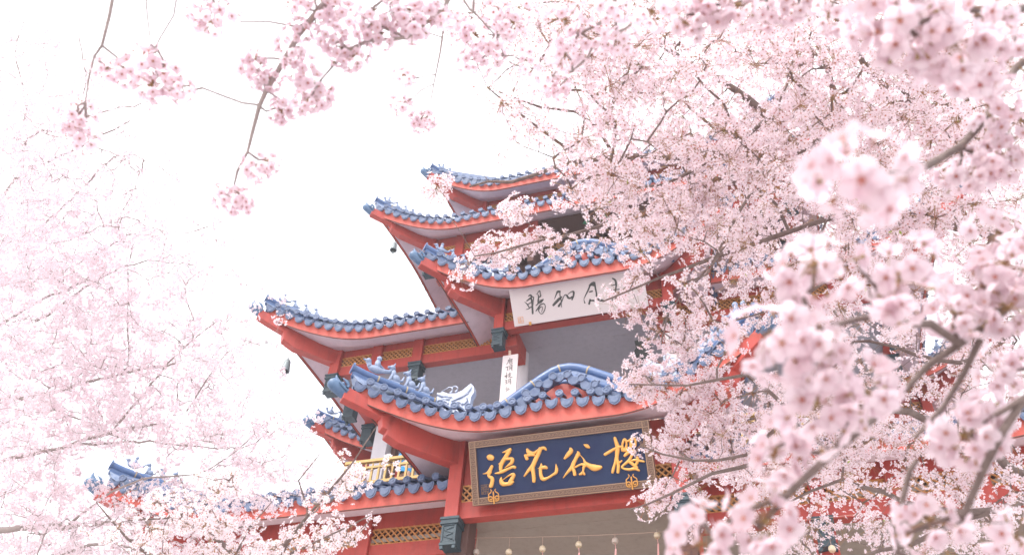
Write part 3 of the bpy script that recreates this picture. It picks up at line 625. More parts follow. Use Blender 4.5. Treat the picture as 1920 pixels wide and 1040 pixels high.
K2 = [[(1200, 180, 60), (1130, 190, 70), (1095, 250, 40), (1060, 340, 28), (1030, 410, 12)], [(1200, 200, 30), (1200, 300, 30), (1230, 420, 30), (1240, 560, 25), (1252, 655, 20)], [(1262, 330, 26), (1180, 400, 75), (1080, 500, 78), (1000, 590, 66)],
 [(1160, 620, 66), (1200, 560, 58), (1250, 480, 38), (1310, 340, 24), (1350, 280, 24), (1410, 300, 55), (1450, 370, 58), (1520, 370, 48), (1560, 330, 38)], [(1440, 260, 18), (1540, 190, 28), (1610, 190, 55), (1605, 300, 52), (1560, 420, 42)]]
K3 = [[(325, 325, 35), (390, 290, 80), (450, 260, 58), (420, 325, 45)], [(345, 320, 40), (290, 450, 36), (205, 620, 18), (195, 680, 14), (215, 750, 32)], [(450, 260, 50), (475, 400, 40), (500, 520, 36), (510, 630, 48), (590, 680, 58), (665, 690, 48)], [(345, 665, 38), (320, 770, 50)], [(340, 690, 36), (440, 690, 42)], [(330, 480, 30), (400, 460, 30)]]
K4 = [[(885, 150, 30), (950, 190, 48), (975, 260, 48), (980, 340, 38)], [(960, 300, 26), (900, 318, 22), (850, 330, 12)], [(980, 340, 36), (960, 450, 30), (940, 520, 26)], [(875, 620, 18), (890, 690, 28)], [(930, 590, 18), (990, 640, 28), (1080, 660, 22)], [(850, 440, 22), (1070, 415, 24)]]
for chs, og, sc_ in ((K1, (975, 535), 16), (K2, (975, 535), 16), (K3, (1080, 510), 13), (K4, (1080, 510), 13)):
    m = MB(); stroke_mesh(m, chs, og, sc_, O, ex, ey, nn, .006, .0098); m.build('character', M['ink'], SB)
m = MB()
for q in ((-.05, 0, .004, .06), (.05, 0, .004, .06), (0, -.06, .05, .004), (0, .06, .05, .004), (0, 0, .004, .05), (-.02, .02, .025, .004), (.022, -.02, .024, .004), (-.025, -.035, .02, .004)): m.box(L_(.15+q[0], .12+q[1], .003), q[2], q[3], .004, (ex, ey, nn))
m.build('seal', M['seal'], SB)
m = MB(); m.box(L_(.34, .02, .02), .02, .035, .03, (ex, ey, nn)); m.build('clip', M['gold'], SB)
# hanging couplet boards
def couplet(px0, px1, pt, y, text_strokes, org, sc_, label):
    a = at(px0, pt, y=y); b_ = at(px1, pt, y=y); zt = a[2]
    o = empty('couplet_board', ((a[0]+b_[0])/2, y, zt-1.7), label, 'sign board')
    b = MB(); b.box(((a[0]+b_[0])/2, y+.015, zt-.85), (b_[0]-a[0])/2, .015, .85); b.build('panel', M['board'], o)
    b = MB(); b.tube([((a[0]+b_[0])/2-.02, y+.02, zt-.01), ((a[0]+b_[0])/2-.03, y+.02, zt+.12)], .03, 5); b.build('hanger', M['cord'], o)
    m = MB(); stroke_mesh(m, text_strokes, org, sc_, np.array([a[0], y, zt]), None, None, np.array([0, -1., 0]), .004, .0093); m.build('lettering', M['ink'], o)
CL = [[(300, 180, 14), (300, 215, 12)], [(265, 225, 12), (360, 205, 14)], [(268, 225, 12), (262, 270, 14), (228, 325, 10)], [(300, 225, 9), (295, 265, 9)], [(340, 215, 10), (340, 255, 9)], [(275, 245, 9), (355, 238, 9)], [(280, 268, 9), (352, 258, 9)], [(300, 275, 10), (300, 315, 10), (360, 300, 12)], [(345, 275, 9), (318, 290, 8)],
 [(210, 390, 14), (268, 368, 12)], [(250, 380, 12), (255, 430, 13), (235, 465, 12)], [(285, 360, 12), (355, 340, 13)], [(300, 375, 10), (298, 430, 11)], [(350, 350, 14), (345, 430, 13), (352, 462, 12)], [(300, 395, 8), (345, 388, 8)], [(300, 415, 8), (345, 408, 8)], [(298, 438, 9), (275, 458, 8)],
 [(185, 580, 14), (250, 560, 11)], [(235, 500, 12), (228, 630, 12)], [(230, 570, 11), (190, 610, 9)], [(270, 540, 12), (330, 515, 12)], [(300, 500, 11), (290, 560, 12)], [(330, 550, 11), (268, 610, 11)], [(275, 560, 10), (310, 600, 12), (362, 612, 14)],
 [(190, 680, 12), (250, 672, 10)], [(225, 665, 11), (230, 735, 11)], [(195, 715, 11), (252, 700, 10)], [(200, 755, 12), (250, 740, 9)], [(265, 665, 12), (325, 645, 12)], [(280, 675, 10), (280, 730, 10)], [(322, 655, 12), (322, 740, 12), (315, 765, 10)], [(282, 690, 8), (320, 684, 8)], [(282, 712, 8), (320, 705, 8)],
 [(245, 810, 11), (215, 870, 10)], [(230, 850, 11), (225, 930, 10)], [(270, 830, 10), (262, 900, 10)], [(262, 850, 9), (300, 880, 10)]]
couplet(943, 971, 667, 12.85, CL, (930, 655), 11.55, 'narrow cream couplet board with column of brush writing by left gallery pillar')
CR = [[(430, 505, 14), (490, 500, 14)], [(455, 490, 12), (455, 515, 12)], [(435, 520, 12), (432, 560, 13)], [(438, 520, 12), (485, 515, 12), (482, 560, 13)], [(445, 535, 9), (475, 532, 9)], [(460, 525, 9), (460, 560, 10)],
 [(430, 600, 12), (455, 592, 11)], [(450, 580, 12), (450, 625, 12)], [(478, 580, 12), (478, 620, 13), (500, 615, 12)], [(450, 680, 12), (448, 705, 12), (515, 690, 13), (515, 672, 12)], [(482, 665, 12), (482, 698, 12)], [(430, 625, 11), (452, 618, 10)]]
couplet(1246, 1274, 624, 12.85, CR, (1180, 540), 5.779, 'narrow cream couplet board with brush writing by right gallery pillar, behind blossoms')
# bells at the roof corners
def bell(p, label, s_=.85):
    p = np.array(p, float); o = empty('corner_bell', p-[0, 0, .42*s_], label, 'bell', 'bells hanging from the roof corners')
    m = MB(); m.lathe(p-[0, 0, .38*s_], [(.0, .40*s_), (.05*s_, .39*s_), (.085*s_, .34*s_), (.10*s_, .22*s_), (.115*s_, .10*s_), (.13*s_, .02*s_), (.115*s_, .0), (.10*s_, .05*s_)], 12, (0, 0, 1)); m.build('bell_body', M['bronze'], o)
    m = MB(); m.tube([p+[0, 0, .02*s_], p+[0, 0, .12*s_]], .012*s_, 5); m.build('hanger', M['iron'], o)
    m = MB(); m.tube([p-[0, 0, .2*s_], p-[0, 0, .42*s_]], .012*s_, 5); m.prism([(-.02, 0), (.02, 0), (.06, -.16), (.01, -.10), (-.06, -.15)], p-[0, 0, .40*s_], (s_, 0, 0), (0, 0, s_), (0, .01, 0)); m.build('clapper', M['bronze'], o)
bell((-9.68, 12.72, 13.30), 'grey bronze bell hanging from the left corner beam of the wide third-tier roof')
bell((-8.40, 13.97, 18.0), 'small grey bell under the left corner beam of the fourth-tier roof', .75)

# floodlight under top eave
p = at(853, 372, y=15.2); o = empty('flood_lamp', p, 'grey cylinder lamp under the left corner of the top roof', 'lamp')
m = MB(); m.lathe(p+[0, 0, .16], [(.0, .14), (.13, .13), (.15, .0), (.15, -.20), (.12, -.20), (.10, -.05), (0, -.04)], 14, (-.1, .35, 1)); m.build('lamp_housing', M['bronze'], o)
m = MB(); m.tube([p+[0, .05, .28], p+[.05, .2, .55]], .02, 6); m.build('bracket', M['iron'], o)
# chimes on a cord below the name board
YC = 11.95
cy0, cy1 = at(866, 1008, y=YC), at(1640, 960, y=YC)
m = MB(); pts = [cy0+(cy1-cy0)*t-np.array([0, 0, .10*math.sin(math.pi*t)]) for t in np.linspace(0, 1, 14)]; m.tube(pts, .0035, 4)
tag(m.build('stretched_wire', M['cord'], origin=cy0), 'thin cord stretched below the big blue name board carrying glass chimes', 'cord')
names = ['leftmost', 'second from left', 'third from left', 'fourth from left', 'fifth, of clear glass', 'sixth, nearest the right pillar', 'right of the pillar, clear glass', 'rightmost, amber glass']
for i, (u, v, kind) in enumerate(((893, 1034, 1), (954, 1034, 0), (1017, 1028, 0), (1085, 1020, 0), (1153, 1013, 1), (1232, 1003, 0), (1517, 1028, 1), (1560, 1028, 0))):
    p = at(u, v, y=YC); zc = np.interp(p[0], [q[0] for q in pts], [q[2] for q in pts])
    o = empty('wind_chime', p-[0, 0, .3], 'round glass wind chime below the big board, '+names[i], 'wind chime', 'glass wind chimes on the cord')
    m = MB(); m.lathe(p, [(.0, .052), (.02, .05), (.042, .032), (.053, 0), (.046, -.028), (.032, -.045), (.03, -.04)], 14); m.build('glass_ball', M['clear' if kind else 'glass'], o)
    m = MB(); m.tube([p+[0, 0, .05], (p[0], p[1], max(zc, p[2]+.1))], .003, 4); m.build('cord', M['cord'], o)
    m = MB(); m.tube([p-[0, 0, .04], p-[-.008, 0, .13]], .004, 4); m.prism([(-.012, 0), (.012, 0), (.014, -.2), (-.014, -.2)], p-[-.008, 0, .13], (.9, .3, 0), (.05, 0, 1), (0, .003, 0)); m.build('paper_tag', M['pinktag'], o)
# black ragged shape of unknown kind hanging in the upper gallery
p = at(1207, 662, y=13.5)
m = MB(); s_ = .0098
out = [(-16, 28), (-4, 30), (2, 26), (16, 27), (17, 12), (12, -2), (4, -6), (5, -16), (3, -28), (-4, -34), (-8, -30), (-7, -14), (-5, -3), (-17, 0), (-19, 8), (-15, 12)]
m.prism([(a*s_, b_*s_) for a, b_ in out], p, (1, 0, 0), (0, -.35, 1), (0, .10, 0)); m.tube([p+[0, .05, .25], p+[0, .05, .45]], .02, 6)
tag(m.build('hanging_black_shape', M['iron'], origin=p), 'black ragged shape hung from the grey ceiling of the upper gallery', 'fixture')
# ivy on the open fourth-tier bay
iv = MB(); rs = np.random.default_rng(5)
for (u, v) in ((1090, 398), (1085, 405), (1140, 395), (1150, 398), (1143, 408), (1168, 400), (1170, 386), (1098, 412), (1135, 405)):
    for _ in range(7):
        p = at(u+rs.normal()*5, v+rs.normal()*5, y=15.0+rs.normal()*.05); a = rs.random()*6.28; r_ = .07+.04*rs.random()
        ex_ = np.array([math.cos(a), .3, math.sin(a)]); ey_ = np.array([-math.sin(a), .2, math.cos(a)])
        iv.add([p-ex_*r_, p-ey_*r_*.6, p+ex_*r_, p+ey_*r_*.6], [(0, 1, 2, 3)])
p0 = at(1080, 395, y=15.02); iv.tube([at(1075, 380, y=15.03), at(1110, 388, y=15.02), at(1150, 392, y=15.03), at(1180, 385, y=15.03)], .015, 5)
tag(iv.build('ivy', M['ivy'], origin=p0), 'green ivy trailing across the dark open bay under the fourth-tier roof', 'plant')
# a drifting petal
p = at(499, 640, d=3.2); pm = MB(); g4 = [(x, y) for x in np.linspace(-1, 1, 5) for y in np.linspace(-1, 1, 5)]
pv = [p+.012*(np.array([.5, .2, -.6])*x+np.array([.3, .1, .35])*y*(1-.5*x*x)+np.array([0, .5, .1])*(x*x*.4)) for x, y in g4]
pm.add(pv, [(i*5+j, i*5+j+1, (i+1)*5+j+1, (i+1)*5+j) for i in range(4) for j in range(4)], True)
tag(pm.build('petal', M['trouser'], origin=p), 'single dark petal drifting in the sky left of the roofs', 'petal')
# ------------------------------------------------------------------ people on the galleries
def person(loc, rz, label, top, bottom, hair, arm='rest', pose=0):
    o = empty('person', loc, label, 'person'); o.rotation_euler = (0, 0, rz)
    V = []; E_ = []; Rr = []
    def n_(p, r, par=None):
        V.append(p); Rr.append(r)
        if par is not None: E_.append((par, len(V)-1))
        return len(V)-1
    pel = n_((0, 0, .95), .13); sp = n_((0, .01, 1.12), .12, pel); ch = n_((0, .0, 1.32), .15, sp); nk = n_((0, -.01, 1.46), .06, ch); hd = n_((0, -.03, 1.54), .07, nk)
    for s2 in (-1, 1):
        hp = n_((s2*.09, 0, .88), .10, pel); kn = n_((s2*.10, -.02, .48), .065, hp); an = n_((s2*.10, .02, .09), .045, kn); n_((s2*.11, -.13, .04), .04, an)
        sh = n_((s2*.18, 0, 1.38), .065, ch); el = n_((s2*.24, -.05, 1.12), .045, sh); wr = n_((s2*.20, -.24, 1.02), .032, el)
        hn = n_((s2*.19, -.31, 1.02), .034, wr)
        for f in range(4): a = n_((s2*(.165+.018*f), -.36, 1.02), .012, hn); n_((s2*(.165+.018*f), -.385, .995-.002*f), .009, a)
        a = n_((s2*.15, -.31, 1.02), .012, hn); n_((s2*.135, -.34, 1.015), .009, a)
    me = bpy.data.meshes.new('body'); me.from_pydata(V, E_, []); b = link('body', me, o); md = b.modifiers.new('skin', 'SKIN'); md.use_smooth_shade = True
    for i, r in enumerate(Rr): me.skin_vertices[0].data[i].radius = (r, r)
    me.skin_vertices[0].data[0].use_root = True
    b.modifiers.new('sub', 'SUBSURF').levels = 1; me.materials.append(M['skin'])
    m = MB(); m.ball((0, -.03, 1.64), .078, .095, .115, n=16, m=12); m.tube([(0, -.12, 1.65), (0, -.145, 1.62), (0, -.125, 1.61)], [.012, .017, .012], 6)
    for s2 in (-1, 1): m.ball((s2*.079, -.02, 1.63), .012, .022, .03, n=6, m=5)
    h = m.build('head', M['skin']); h.parent = o; h.location = (0, 0, 0)
    m = MB()
    for s2 in (-1, 1): m.ball((s2*.03, -.115, 1.65), .010, .008, .007, n=6, m=4); m.tube([(s2*.015, -.122, 1.675), (s2*.045, -.112, 1.677)], .004, 4)
    m.tube([(-.022, -.118, 1.585), (0, -.123, 1.583), (.022, -.118, 1.585)], .004, 4)
    h = m.build('face_features', M['hair']); h.parent = o
    m = MB(); m.ball((0, -.01, 1.675), .088, .10, .100, n=16, m=10); v0 = len(m.v)
    m.v = [(x, y+.02 if y < -.06 and z < 1.70 else y, max(z, 1.60) if y > -.02 else max(z, 1.70)) for x, y, z in m.v]; h = m.build('hair', hair); h.parent = o
    m = MB()
    m.tube([(0, .0, .86), (0, .0, 1.0), (0, .01, 1.15), (0, 0, 1.3), (0, 0, 1.41), (0, -.01, 1.45)], [.17, .16, .155, .185, .15, .08], 14, flat=.68)
    for s2 in (-1, 1): m.tube([(s2*.13, 0, 1.40), (s2*.19, 0, 1.37), (s2*.24, -.04, 1.14), (s2*.205, -.20, 1.03)], [.08, .085, .06, .048], 10)
    h = m.build('shirt', top); h.parent = o
    m = MB(); m.tube([(0, 0, .98), (0, 0, .86)], [.158, .165], 14, flat=.7)
    for s2 in (-1, 1): m.tube([(s2*.08, 0, .93), (s2*.10, -.02, .5), (s2*.10, .02, .10)], [.11, .08, .07], 10)
    h = m.build('trousers', bottom); h.parent = o
    return o
p = at(1215, 712, y=13.1)
person((p[0], 13.25, p[2]-1.62), 0, 'black-haired person peeking over the front bay roof, only the top of the head showing', M['shirt'], M['trouser'], M['hair'])
for u_, y_, rz_, lb in ((762, 13.75, 2.7, 'person in bright blue clothes behind the yellow rail, nearer the white pillar'), (790, 13.62, 2.2, 'person in bright blue clothes behind the yellow rail, nearer the front bay beam')):
    p = at(u_, 875, y=y_); o_ = person((p[0], y_, 9.82), rz_, lb, M['bluecloth'], M['bluecloth'], M['hair']); o_['group'] = 'people in blue on the balcony'
# ------------------------------------------------------------------ cherry blossom
def frame_from(nrm, spin):
    """rotation matrices (N,3,3) taking +z to nrm"""
    n_ = nrm/np.linalg.norm(nrm, axis=1, keepdims=True); a = np.where(np.abs(n_[:, 2:3]) < .9, [[0, 0, 1.]], [[1., 0, 0]])
    x = np.cross(a, n_); x /= np.linalg.norm(x, axis=1, keepdims=True); y = np.cross(n_, x); c, s_ = np.cos(spin)[:, None], np.sin(spin)[:, None]
    return np.stack([x*c+y*s_, -x*s_+y*c, n_], axis=2)
def flower_lo(detail=1):
    """unit flower: five notched petals, crimson heart. returns verts, tris, material index"""
    V, F, K = [], [], []
    for p in range(5):
        a0 = 2*math.pi*p/5; n0 = len(V)
        if detail: o = [(0.04, 0, 0), (.55, -.50, .16), (.92, -.30, .30), (.86, 0, .24), (.92, .30, .30), (.55, .50, .16)]; tr = [(0, 1, 2), (0, 2, 3), (0, 3, 4), (0, 4, 5)]
        else: o = [(0.04, 0, 0), (.72, -.48, .2), (1.0, 0, .28), (.72, .48, .2)]; tr = [(0, 1, 2), (0, 2, 3)]
        for r_, a, z in o: V.append((r_*math.cos(a0+a), r_*math.sin(a0+a), z))
        F += [tuple(i+n0 for i in t) for t in tr]; K += [0]*len(tr)
    n0 = len(V); V.append((0, 0, .10))
    for p in range(5): V.append((.19*math.cos(2*math.pi*p/5), .19*math.sin(2*math.pi*p/5), .15))
    F += [(n0, n0+1+p, n0+1+(p+1) % 5) for p in range(5)]; K += [1]*5
    n0 = len(V); V += [(0, 0, -.42), (.13, 0, -.05), (-.065, .11, -.05), (-.065, -.11, -.05)]; F += [(n0, n0+1, n0+2), (n0, n0+2, n0+3), (n0, n0+3, n0+1)]; K += [2]*3
    return np.array(V), np.array(F), np.array(K)
def flower_hi(seed=0):
    r = np.random.default_rng(seed); V, F, K = [], [], []; nu, nv = 6, 5
    for p in range(5):
        a0 = 2*math.pi*p/5+r.normal()*.05; n0 = len(V); cup = .30+r.normal()*.10; tw = r.normal()*.15
        for i in range(nu):
            s_ = i/(nu-1); wd = .44*math.sin(math.pi*min(1, s_*.86+.06))**.8*(1 if s_ < .95 else .9)
            for j in range(nv):
                t = j/(nv-1)*2-1; x = .05+s_*.95-(.13*(1-abs(t))**1.5 if i == nu-1 else 0)-(.05*abs(t)*s_); y = wd*t
                z = cup*s_**1.6+.10*t*t*(1-s_)+tw*t*s_*.3+.03*math.sin(5*t+p)*s_
                V.append((x*math.cos(a0)-y*math.sin(a0), x*math.sin(a0)+y*math.cos(a0), z))
        for i in range(nu-1):
            for j in range(nv-1):
                a = n0+i*nv+j; F += [(a, a+nv, a+nv+1), (a, a+nv+1, a+1)]; K += [0, 0]
    n0 = len(V); V.append((0, 0, .05))
    for p in range(10): q = 2*math.pi*p/10; rr = .25 if p % 2 == 0 else .10; V.append((rr*math.cos(q), rr*math.sin(q), .085 if p % 2 == 0 else .06))
    F += [(n0, n0+1+p, n0+1+(p+1) % 10) for p in range(10)]; K += [1]*10
    for k in range(14):
        q = r.random()*6.28; l_ = .28+.14*r.random(); sp = .25+.35*r.random(); b = np.array([.05*math.cos(q), .05*math.sin(q), .05]); t = b+np.array([math.cos(q)*sp*l_, math.sin(q)*sp*l_, l_*.8]); n0 = len(V); w_ = np.array([-math.sin(q), math.cos(q), 0])*.010
        V += [tuple(b-w_), tuple(b+w_), tuple(t)]; F.append((n0, n0+1, n0+2)); K.append(1)
        n0 = len(V); V += [tuple(t+[.028, 0, 0]), tuple(t+[-.014, .025, 0]), tuple(t+[-.014, -.025, .0]), tuple(t+[0, 0, .03])]; F += [(n0, n0+1, n0+3), (n0+1, n0+2, n0+3), (n0+2, n0, n0+3)]; K += [2]*3
    n0 = len(V)
    for z, rr in ((.02, .11), (-.12, .10), (-.30, .045)):
        for p in range(5): V.append((rr*math.cos(1.256*p), rr*math.sin(1.256*p), z))
    for i in range(2):
        for p in range(5): a = n0+i*5+p; b = n0+i*5+(p+1) % 5; F += [(a, b, b+5), (a, b+5, a+5)]; K += [2, 2]
    return np.array(V), np.array(F), np.array(K)
FLO1, FLO0 = flower_lo(1), flower_lo(0); FHI = [flower_hi(i) for i in range(3)]
def scatter(tmpl, pos, nrm, size, rng):
    V, F, K = tmpl; N = len(pos); R_ = frame_from(nrm, rng.random(N)*6.28)
    sc_ = (size*(1+rng.normal(0, .1, N)))[:, None, None]; sq_ = np.ones((N, 1, 3)); sq_[:, 0, 2] = .5+rng.random(N)*1.1
    W = np.einsum('nij,nkj->nki', R_, V[None]*sq_*sc_)+pos[:, None, :]
    FF = (F[None]+(np.arange(N)*len(V))[:, None, None]).reshape(-1, 3)
    return W.reshape(-1, 3), FF, np.tile(K, N)
def stems(a, b, r):
    """thin three-sided stalks from points a to points b"""
    d = b-a; x = np.cross(d, [0.3, .2, 1.]); x /= np.linalg.norm(x, axis=1, keepdims=True)+1e-9; y = np.cross(d, x); y /= np.linalg.norm(y, axis=1, keepdims=True)+1e-9
    q = [x*r, (-.5*x+.87*y)*r, (-.5*x-.87*y)*r]; V = np.stack([a+q[0], a+q[1], a+q[2], b+q[0]*.7, b+q[1]*.7, b+q[2]*.7], axis=1); N = len(a)
    F = np.array([(0, 1, 4), (0, 4, 3), (1, 2, 5), (1, 5, 4), (2, 0, 3), (2, 3, 5)]); FF = (F[None]+(np.arange(N)*6)[:, None, None]).reshape(-1, 3)
    return V.reshape(-1, 3), FF, np.full(len(FF), 2)
def merge(parts):
    Vs, Fs, Ks = [], [], []; n = 0
    for V, F, K in parts: Vs.append(V); Fs.append(F+n); Ks.append(K); n += len(V)
    return np.concatenate(Vs), np.concatenate(Fs), np.concatenate(Ks)
def cloud(cs, rad, per, size, rng, detail=1, bias=(0, 0, -.2), pet='petal', stalks=True):
    """flowers for many umbels: cs centres (N,3), rad (N,), per flowers each"""
    N = len(cs); idx = np.repeat(np.arange(N), rng.poisson(per, N).clip(3)); n = len(idx)
    d = rng.normal(size=(n, 3)); d /= np.linalg.norm(d, axis=1, keepdims=True); d += np.array(bias); d /= np.linalg.norm(d, axis=1, keepdims=True)
    rr = rad[idx]*(.66+.4*rng.random(n)**.6); pos = cs[idx]+d*rr[:, None]*np.array([1, 1, .85]); nr = d+rng.normal(0, .28, (n, 3))
    out = [scatter(FLO1 if detail else FLO0, pos, nr, size, rng)]
    if stalks:
        k = rng.random(n) < .55; nn_ = nr[k]/np.linalg.norm(nr[k], axis=1, keepdims=True); out.append(stems(cs[idx[k]]+rng.normal(0, .006, (k.sum(), 3)), pos[k]-nn_*size*.3, .0013 if detail else .0016))
    return merge(out)
def P(u, v, d): return CAM+ray(u, v)*d/FPX
def poly(pts, jit=0, rng=RN, step=.12):
    """smooth 3-D branch through (u, v, depth) points, slightly crooked"""
    Q_ = np.array([P(*q) for q in pts]); out = [Q_[0]]
    for i in range(len(Q_)-1):
        p0, p1, p2, p3 = Q_[max(i-1, 0)], Q_[i], Q_[i+1], Q_[min(i+2, len(Q_)-1)]; k = max(1, int(np.linalg.norm(p2-p1)/step))
        for j in range(1, k+1):
            f = j/k; out.append(.5*((2*p1)+(-p0+p2)*f+(2*p0-5*p1+4*p2-p3)*f*f+(-p0+3*p1-3*p2+p3)*f**3))
    o = np.array(out); o[1:-1] += rng.normal(0, jit, (len(o)-2, 3)); return o
def grow(skel, cs, rng, r0=.0022, wob=.12, alpha=.42, maxr=.02):
    """connect every umbel to the nearest wood with crooked twigs; returns list of polylines with radii"""
    nodes = list(skel); par = [-1]*len(nodes); d = np.array([np.min(np.linalg.norm(skel-c, axis=1)) for c in cs]); order = np.argsort(d); arr = np.zeros((len(skel)+len(cs)*3, 3)); arr[:len(skel)] = skel; n = len(skel); tips = []
    for i in order:
        c = cs[i]; dd = np.linalg.norm(arr[:n]-c, axis=1); j = int(np.argmin(dd)); L = dd[j]; a = arr[j].copy()
        m1 = a+(c-a)*.36+rng.normal(0, wob*L*.5, 3); m2 = a+(c-a)*.70+rng.normal(0, wob*L*.5, 3)
        arr[n] = m1; arr[n+1] = m2; arr[n+2] = c; par += [j, n, n+1]; tips.append(n+2); n += 3
    w = np.zeros(n); w[tips] = 1
    for i in range(n-1, len(skel)-1, -1):
        if par[i] >= 0: w[par[i]] += w[i]
    A = []; B = []; Ra = []; Rb = []
    for i in range(len(skel), n):
        j = par[i]; A.append(arr[j]); B.append(arr[i]); Rb.append(min(maxr, r0*w[i]**alpha)); Ra.append(min(maxr, r0*(w[i] if j < len(skel) else w[j])**alpha))
    return np.array(A), np.array(B), np.array(Ra), np.array(Rb)
def twig_mesh(A, B, Ra, Rb, n=4):
    d = B-A; x = np.cross(d, [0.31, .2, 1.]); x /= np.linalg.norm(x, axis=1, keepdims=True)+1e-9; y = np.cross(d, x); y /= np.linalg.norm(y, axis=1, keepdims=True)+1e-9
    q = [x*math.cos(2*math.pi*k/n)+y*math.sin(2*math.pi*k/n) for k in range(n)]
    V = np.stack([A+q_*Ra[:, None] for q_ in q]+[B+q_*Rb[:, None] for q_ in q], axis=1)
    F = np.array([t for k in range(n) for t in ((k, (k+1) % n, (k+1) % n+n), (k, (k+1) % n+n, k+n))]); N = len(A)
    return V.reshape(-1, 3), (F[None]+(np.arange(N)*2*n)[:, None, None]).reshape(-1, 3), np.zeros(N*len(F), int)
def fobj(name, data, mats, parent, kind=None):
    V, F, K = data; o = link(name, fast(name, V-np.array(wloc(parent)), F, K, mats), parent)
    if kind: o['kind'] = kind
    return o
def branch(name, pts, r0, r1, parent, material, jit=.004, n=8, spurs=0):
    """one limb as its own mesh, with short knobbly spurs"""
    pl = poly(pts, jit); m = MB(); t = np.linspace(0, 1, len(pl)); rr = r0+(r1-r0)*t
    rr = rr*(1+.07*np.sin(t*37)+.05*RN.normal(size=len(t))); m.tube(pl, list(rr), n)
    for k in range(int(spurs*len(pl))):
        i = RN.integers(1, len(pl)-1); d = RN.normal(size=3); d /= np.linalg.norm(d); L = .03+.06*RN.random(); m.tube([pl[i], pl[i]+d*L*.6, pl[i]+d*L+[0, 0, .01]], [rr[i]*.35, rr[i]*.28, rr[i]*.12], 4)
    m.build(name, material, parent); return pl
def from_grid(rows, x0, y0, cell, dens, rng):
    """sample pixels of a hand-drawn density chart"""
    out = []
    for j, row in enumerate(rows):
        for i, ch in enumerate(row):
            k = 0 if ch in ' .' else int(ch); lam = dens*(k/9.)**1.45
            for _ in range(rng.poisson(lam)): out.append((x0+(i+rng.random())*cell, y0+(j+rng.random())*cell))
    return out
# ---- far tree on the left -------------------------------------------------------------
def trunk_to(name, base, top, r0, r1, parent, material):
    m = MB(); b, t = np.array(base, float), np.array(top, float); k = 10; pl = [b+(t-b)*(i/k)+np.array([.12*math.sin(i*1.1), .10*math.sin(i*.8+1), 0])*(1 if 0 < i < k else 0) for i in range(k+1)]
    m.tube([pl[0]-[0, 0, .05]]+pl, [r0*1.5]+[r0*(1.25 if i == 0 else 1)+(r1-r0)*i/k for i in range(k+1)], 12); m.build(name, material, parent); return pl
LW = [  # x from -60, y from 0, 60 px cells
"3431.......", "5552.......", "66652......", "777642.....", "8887532....", "88875431...", "999865430..", "9998875430.", "9999987530.", "99998765420", "99999877310", "99999988420", "99999888530", "99998888764", "89932245764", "78964445642", "788878766..", "7889998877."]
T1_ = P(-330, 1150, 9.6); TR = empty('cherry_tree', (T1_[0], T1_[1], 0), 'airy pale pink cherry tree spreading rising branches over the left edge, farthest tree', 'cherry tree')
trunk_to('trunk', (T1_[0], T1_[1], 0), T1_, .17, .11, TR, M['barkp'])
LB = [([(-330, 1150, 9.6), (-120, 1015, 9.3), (0, 992, 9.1), (120, 988, 9), (190, 982, 8.9), (300, 978, 8.8)], .06, .02), ([(-330, 1150, 9.6), (-200, 950, 9.4), (-60, 890, 9.3), (0, 862, 9.2), (60, 850, 9.2), (130, 835, 9.1), (212, 808, 9.0), (300, 795, 8.9)], .055, .012),
 ([(-200, 950, 9.4), (-90, 790, 9.6), (0, 752, 9.5), (84, 742, 9.5), (115, 730, 9.5), (170, 715, 9.4), (240, 697, 9.3), (330, 680, 9.2)], .04, .010), ([(-200, 950, 9.4), (-120, 700, 9.9), (0, 610, 9.8), (66, 570, 9.8), (130, 540, 9.7), (200, 500, 9.6)], .035, .010),
 ([(-120, 700, 9.9), (-60, 480, 10.1), (-10, 395, 10.2), (40, 325, 10.2), (78, 308, 10.1), (150, 275, 10), (245, 226, 9.9)], .032, .008), ([(40, 325, 10.2), (50, 262, 10.1), (100, 245, 10), (180, 215, 9.9), (285, 190, 9.8)], .02, .006),
 ([(46, 240, 10.1), (46, 180, 10.1), (30, 100, 10.1), (45, 40, 10)], .013, .005), ([(155, 200, 9.9), (160, 140, 9.8), (148, 60, 9.8)], .011, .004), ([(212, 808, 9.0), (300, 700, 8.9), (360, 636, 8.8), (410, 600, 8.8)], .014, .005),
 ([(130, 835, 9.1), (260, 826, 8.9), (340, 831, 8.8), (450, 840, 8.7), (520, 800, 8.7)], .015, .004), ([(100, 765, 9.3), (170, 795, 9.2), (240, 828, 9.1)], .010, .006), ([(240, 697, 9.3), (250, 450, 9.5), (352, 437, 9.3), (425, 410, 9.3)], .010, .004),
 ([(66, 602, 9.6), (90, 590, 9.6), (130, 560, 9.6), (230, 500, 9.5), (330, 490, 9.4)], .016, .005), ([(0, 480, 10), (50, 445, 10), (140, 370, 9.9), (230, 290, 9.8), (330, 335, 9.7)], .015, .004), ([(350, 770, 9), (440, 650, 9), (520, 655, 9)], .009, .003), ([(130, 980, 9), (250, 900, 8.8), (390, 880, 8.6), (500, 790, 8.6)], .014, .004), ([(-330, 1150, 9.6), (-100, 1120, 8.6), (60, 1060, 8.2), (190, 1020, 8.0), (330, 1050, 7.9)], .04, .010)]
rng = np.random.default_rng(21); sk = []
for pts, a, b_ in LB: sk.append(branch('branch', pts, a, b_, TR, M['barkp'], .010, 7, .5))
sk = np.concatenate(sk); px = from_grid(LW, -60, 0, 60, 41, rng)
cs = np.array([P(u, v, 7.6+3.6*rng.random()) for u, v in px]); A_, B_, ra, rb = grow(sk, cs, rng, .0013, .10, .40, .010)
fobj('twigs', twig_mesh(A_, B_, ra, rb, 3), [M['barkp']], TR)
fobj('crown', cloud(cs, .05+.055*rng.random(len(cs)), 17, .0195, rng, 0, stalks=False), [M['petalf'], M['bud'], M['bud']], TR, 'stuff')
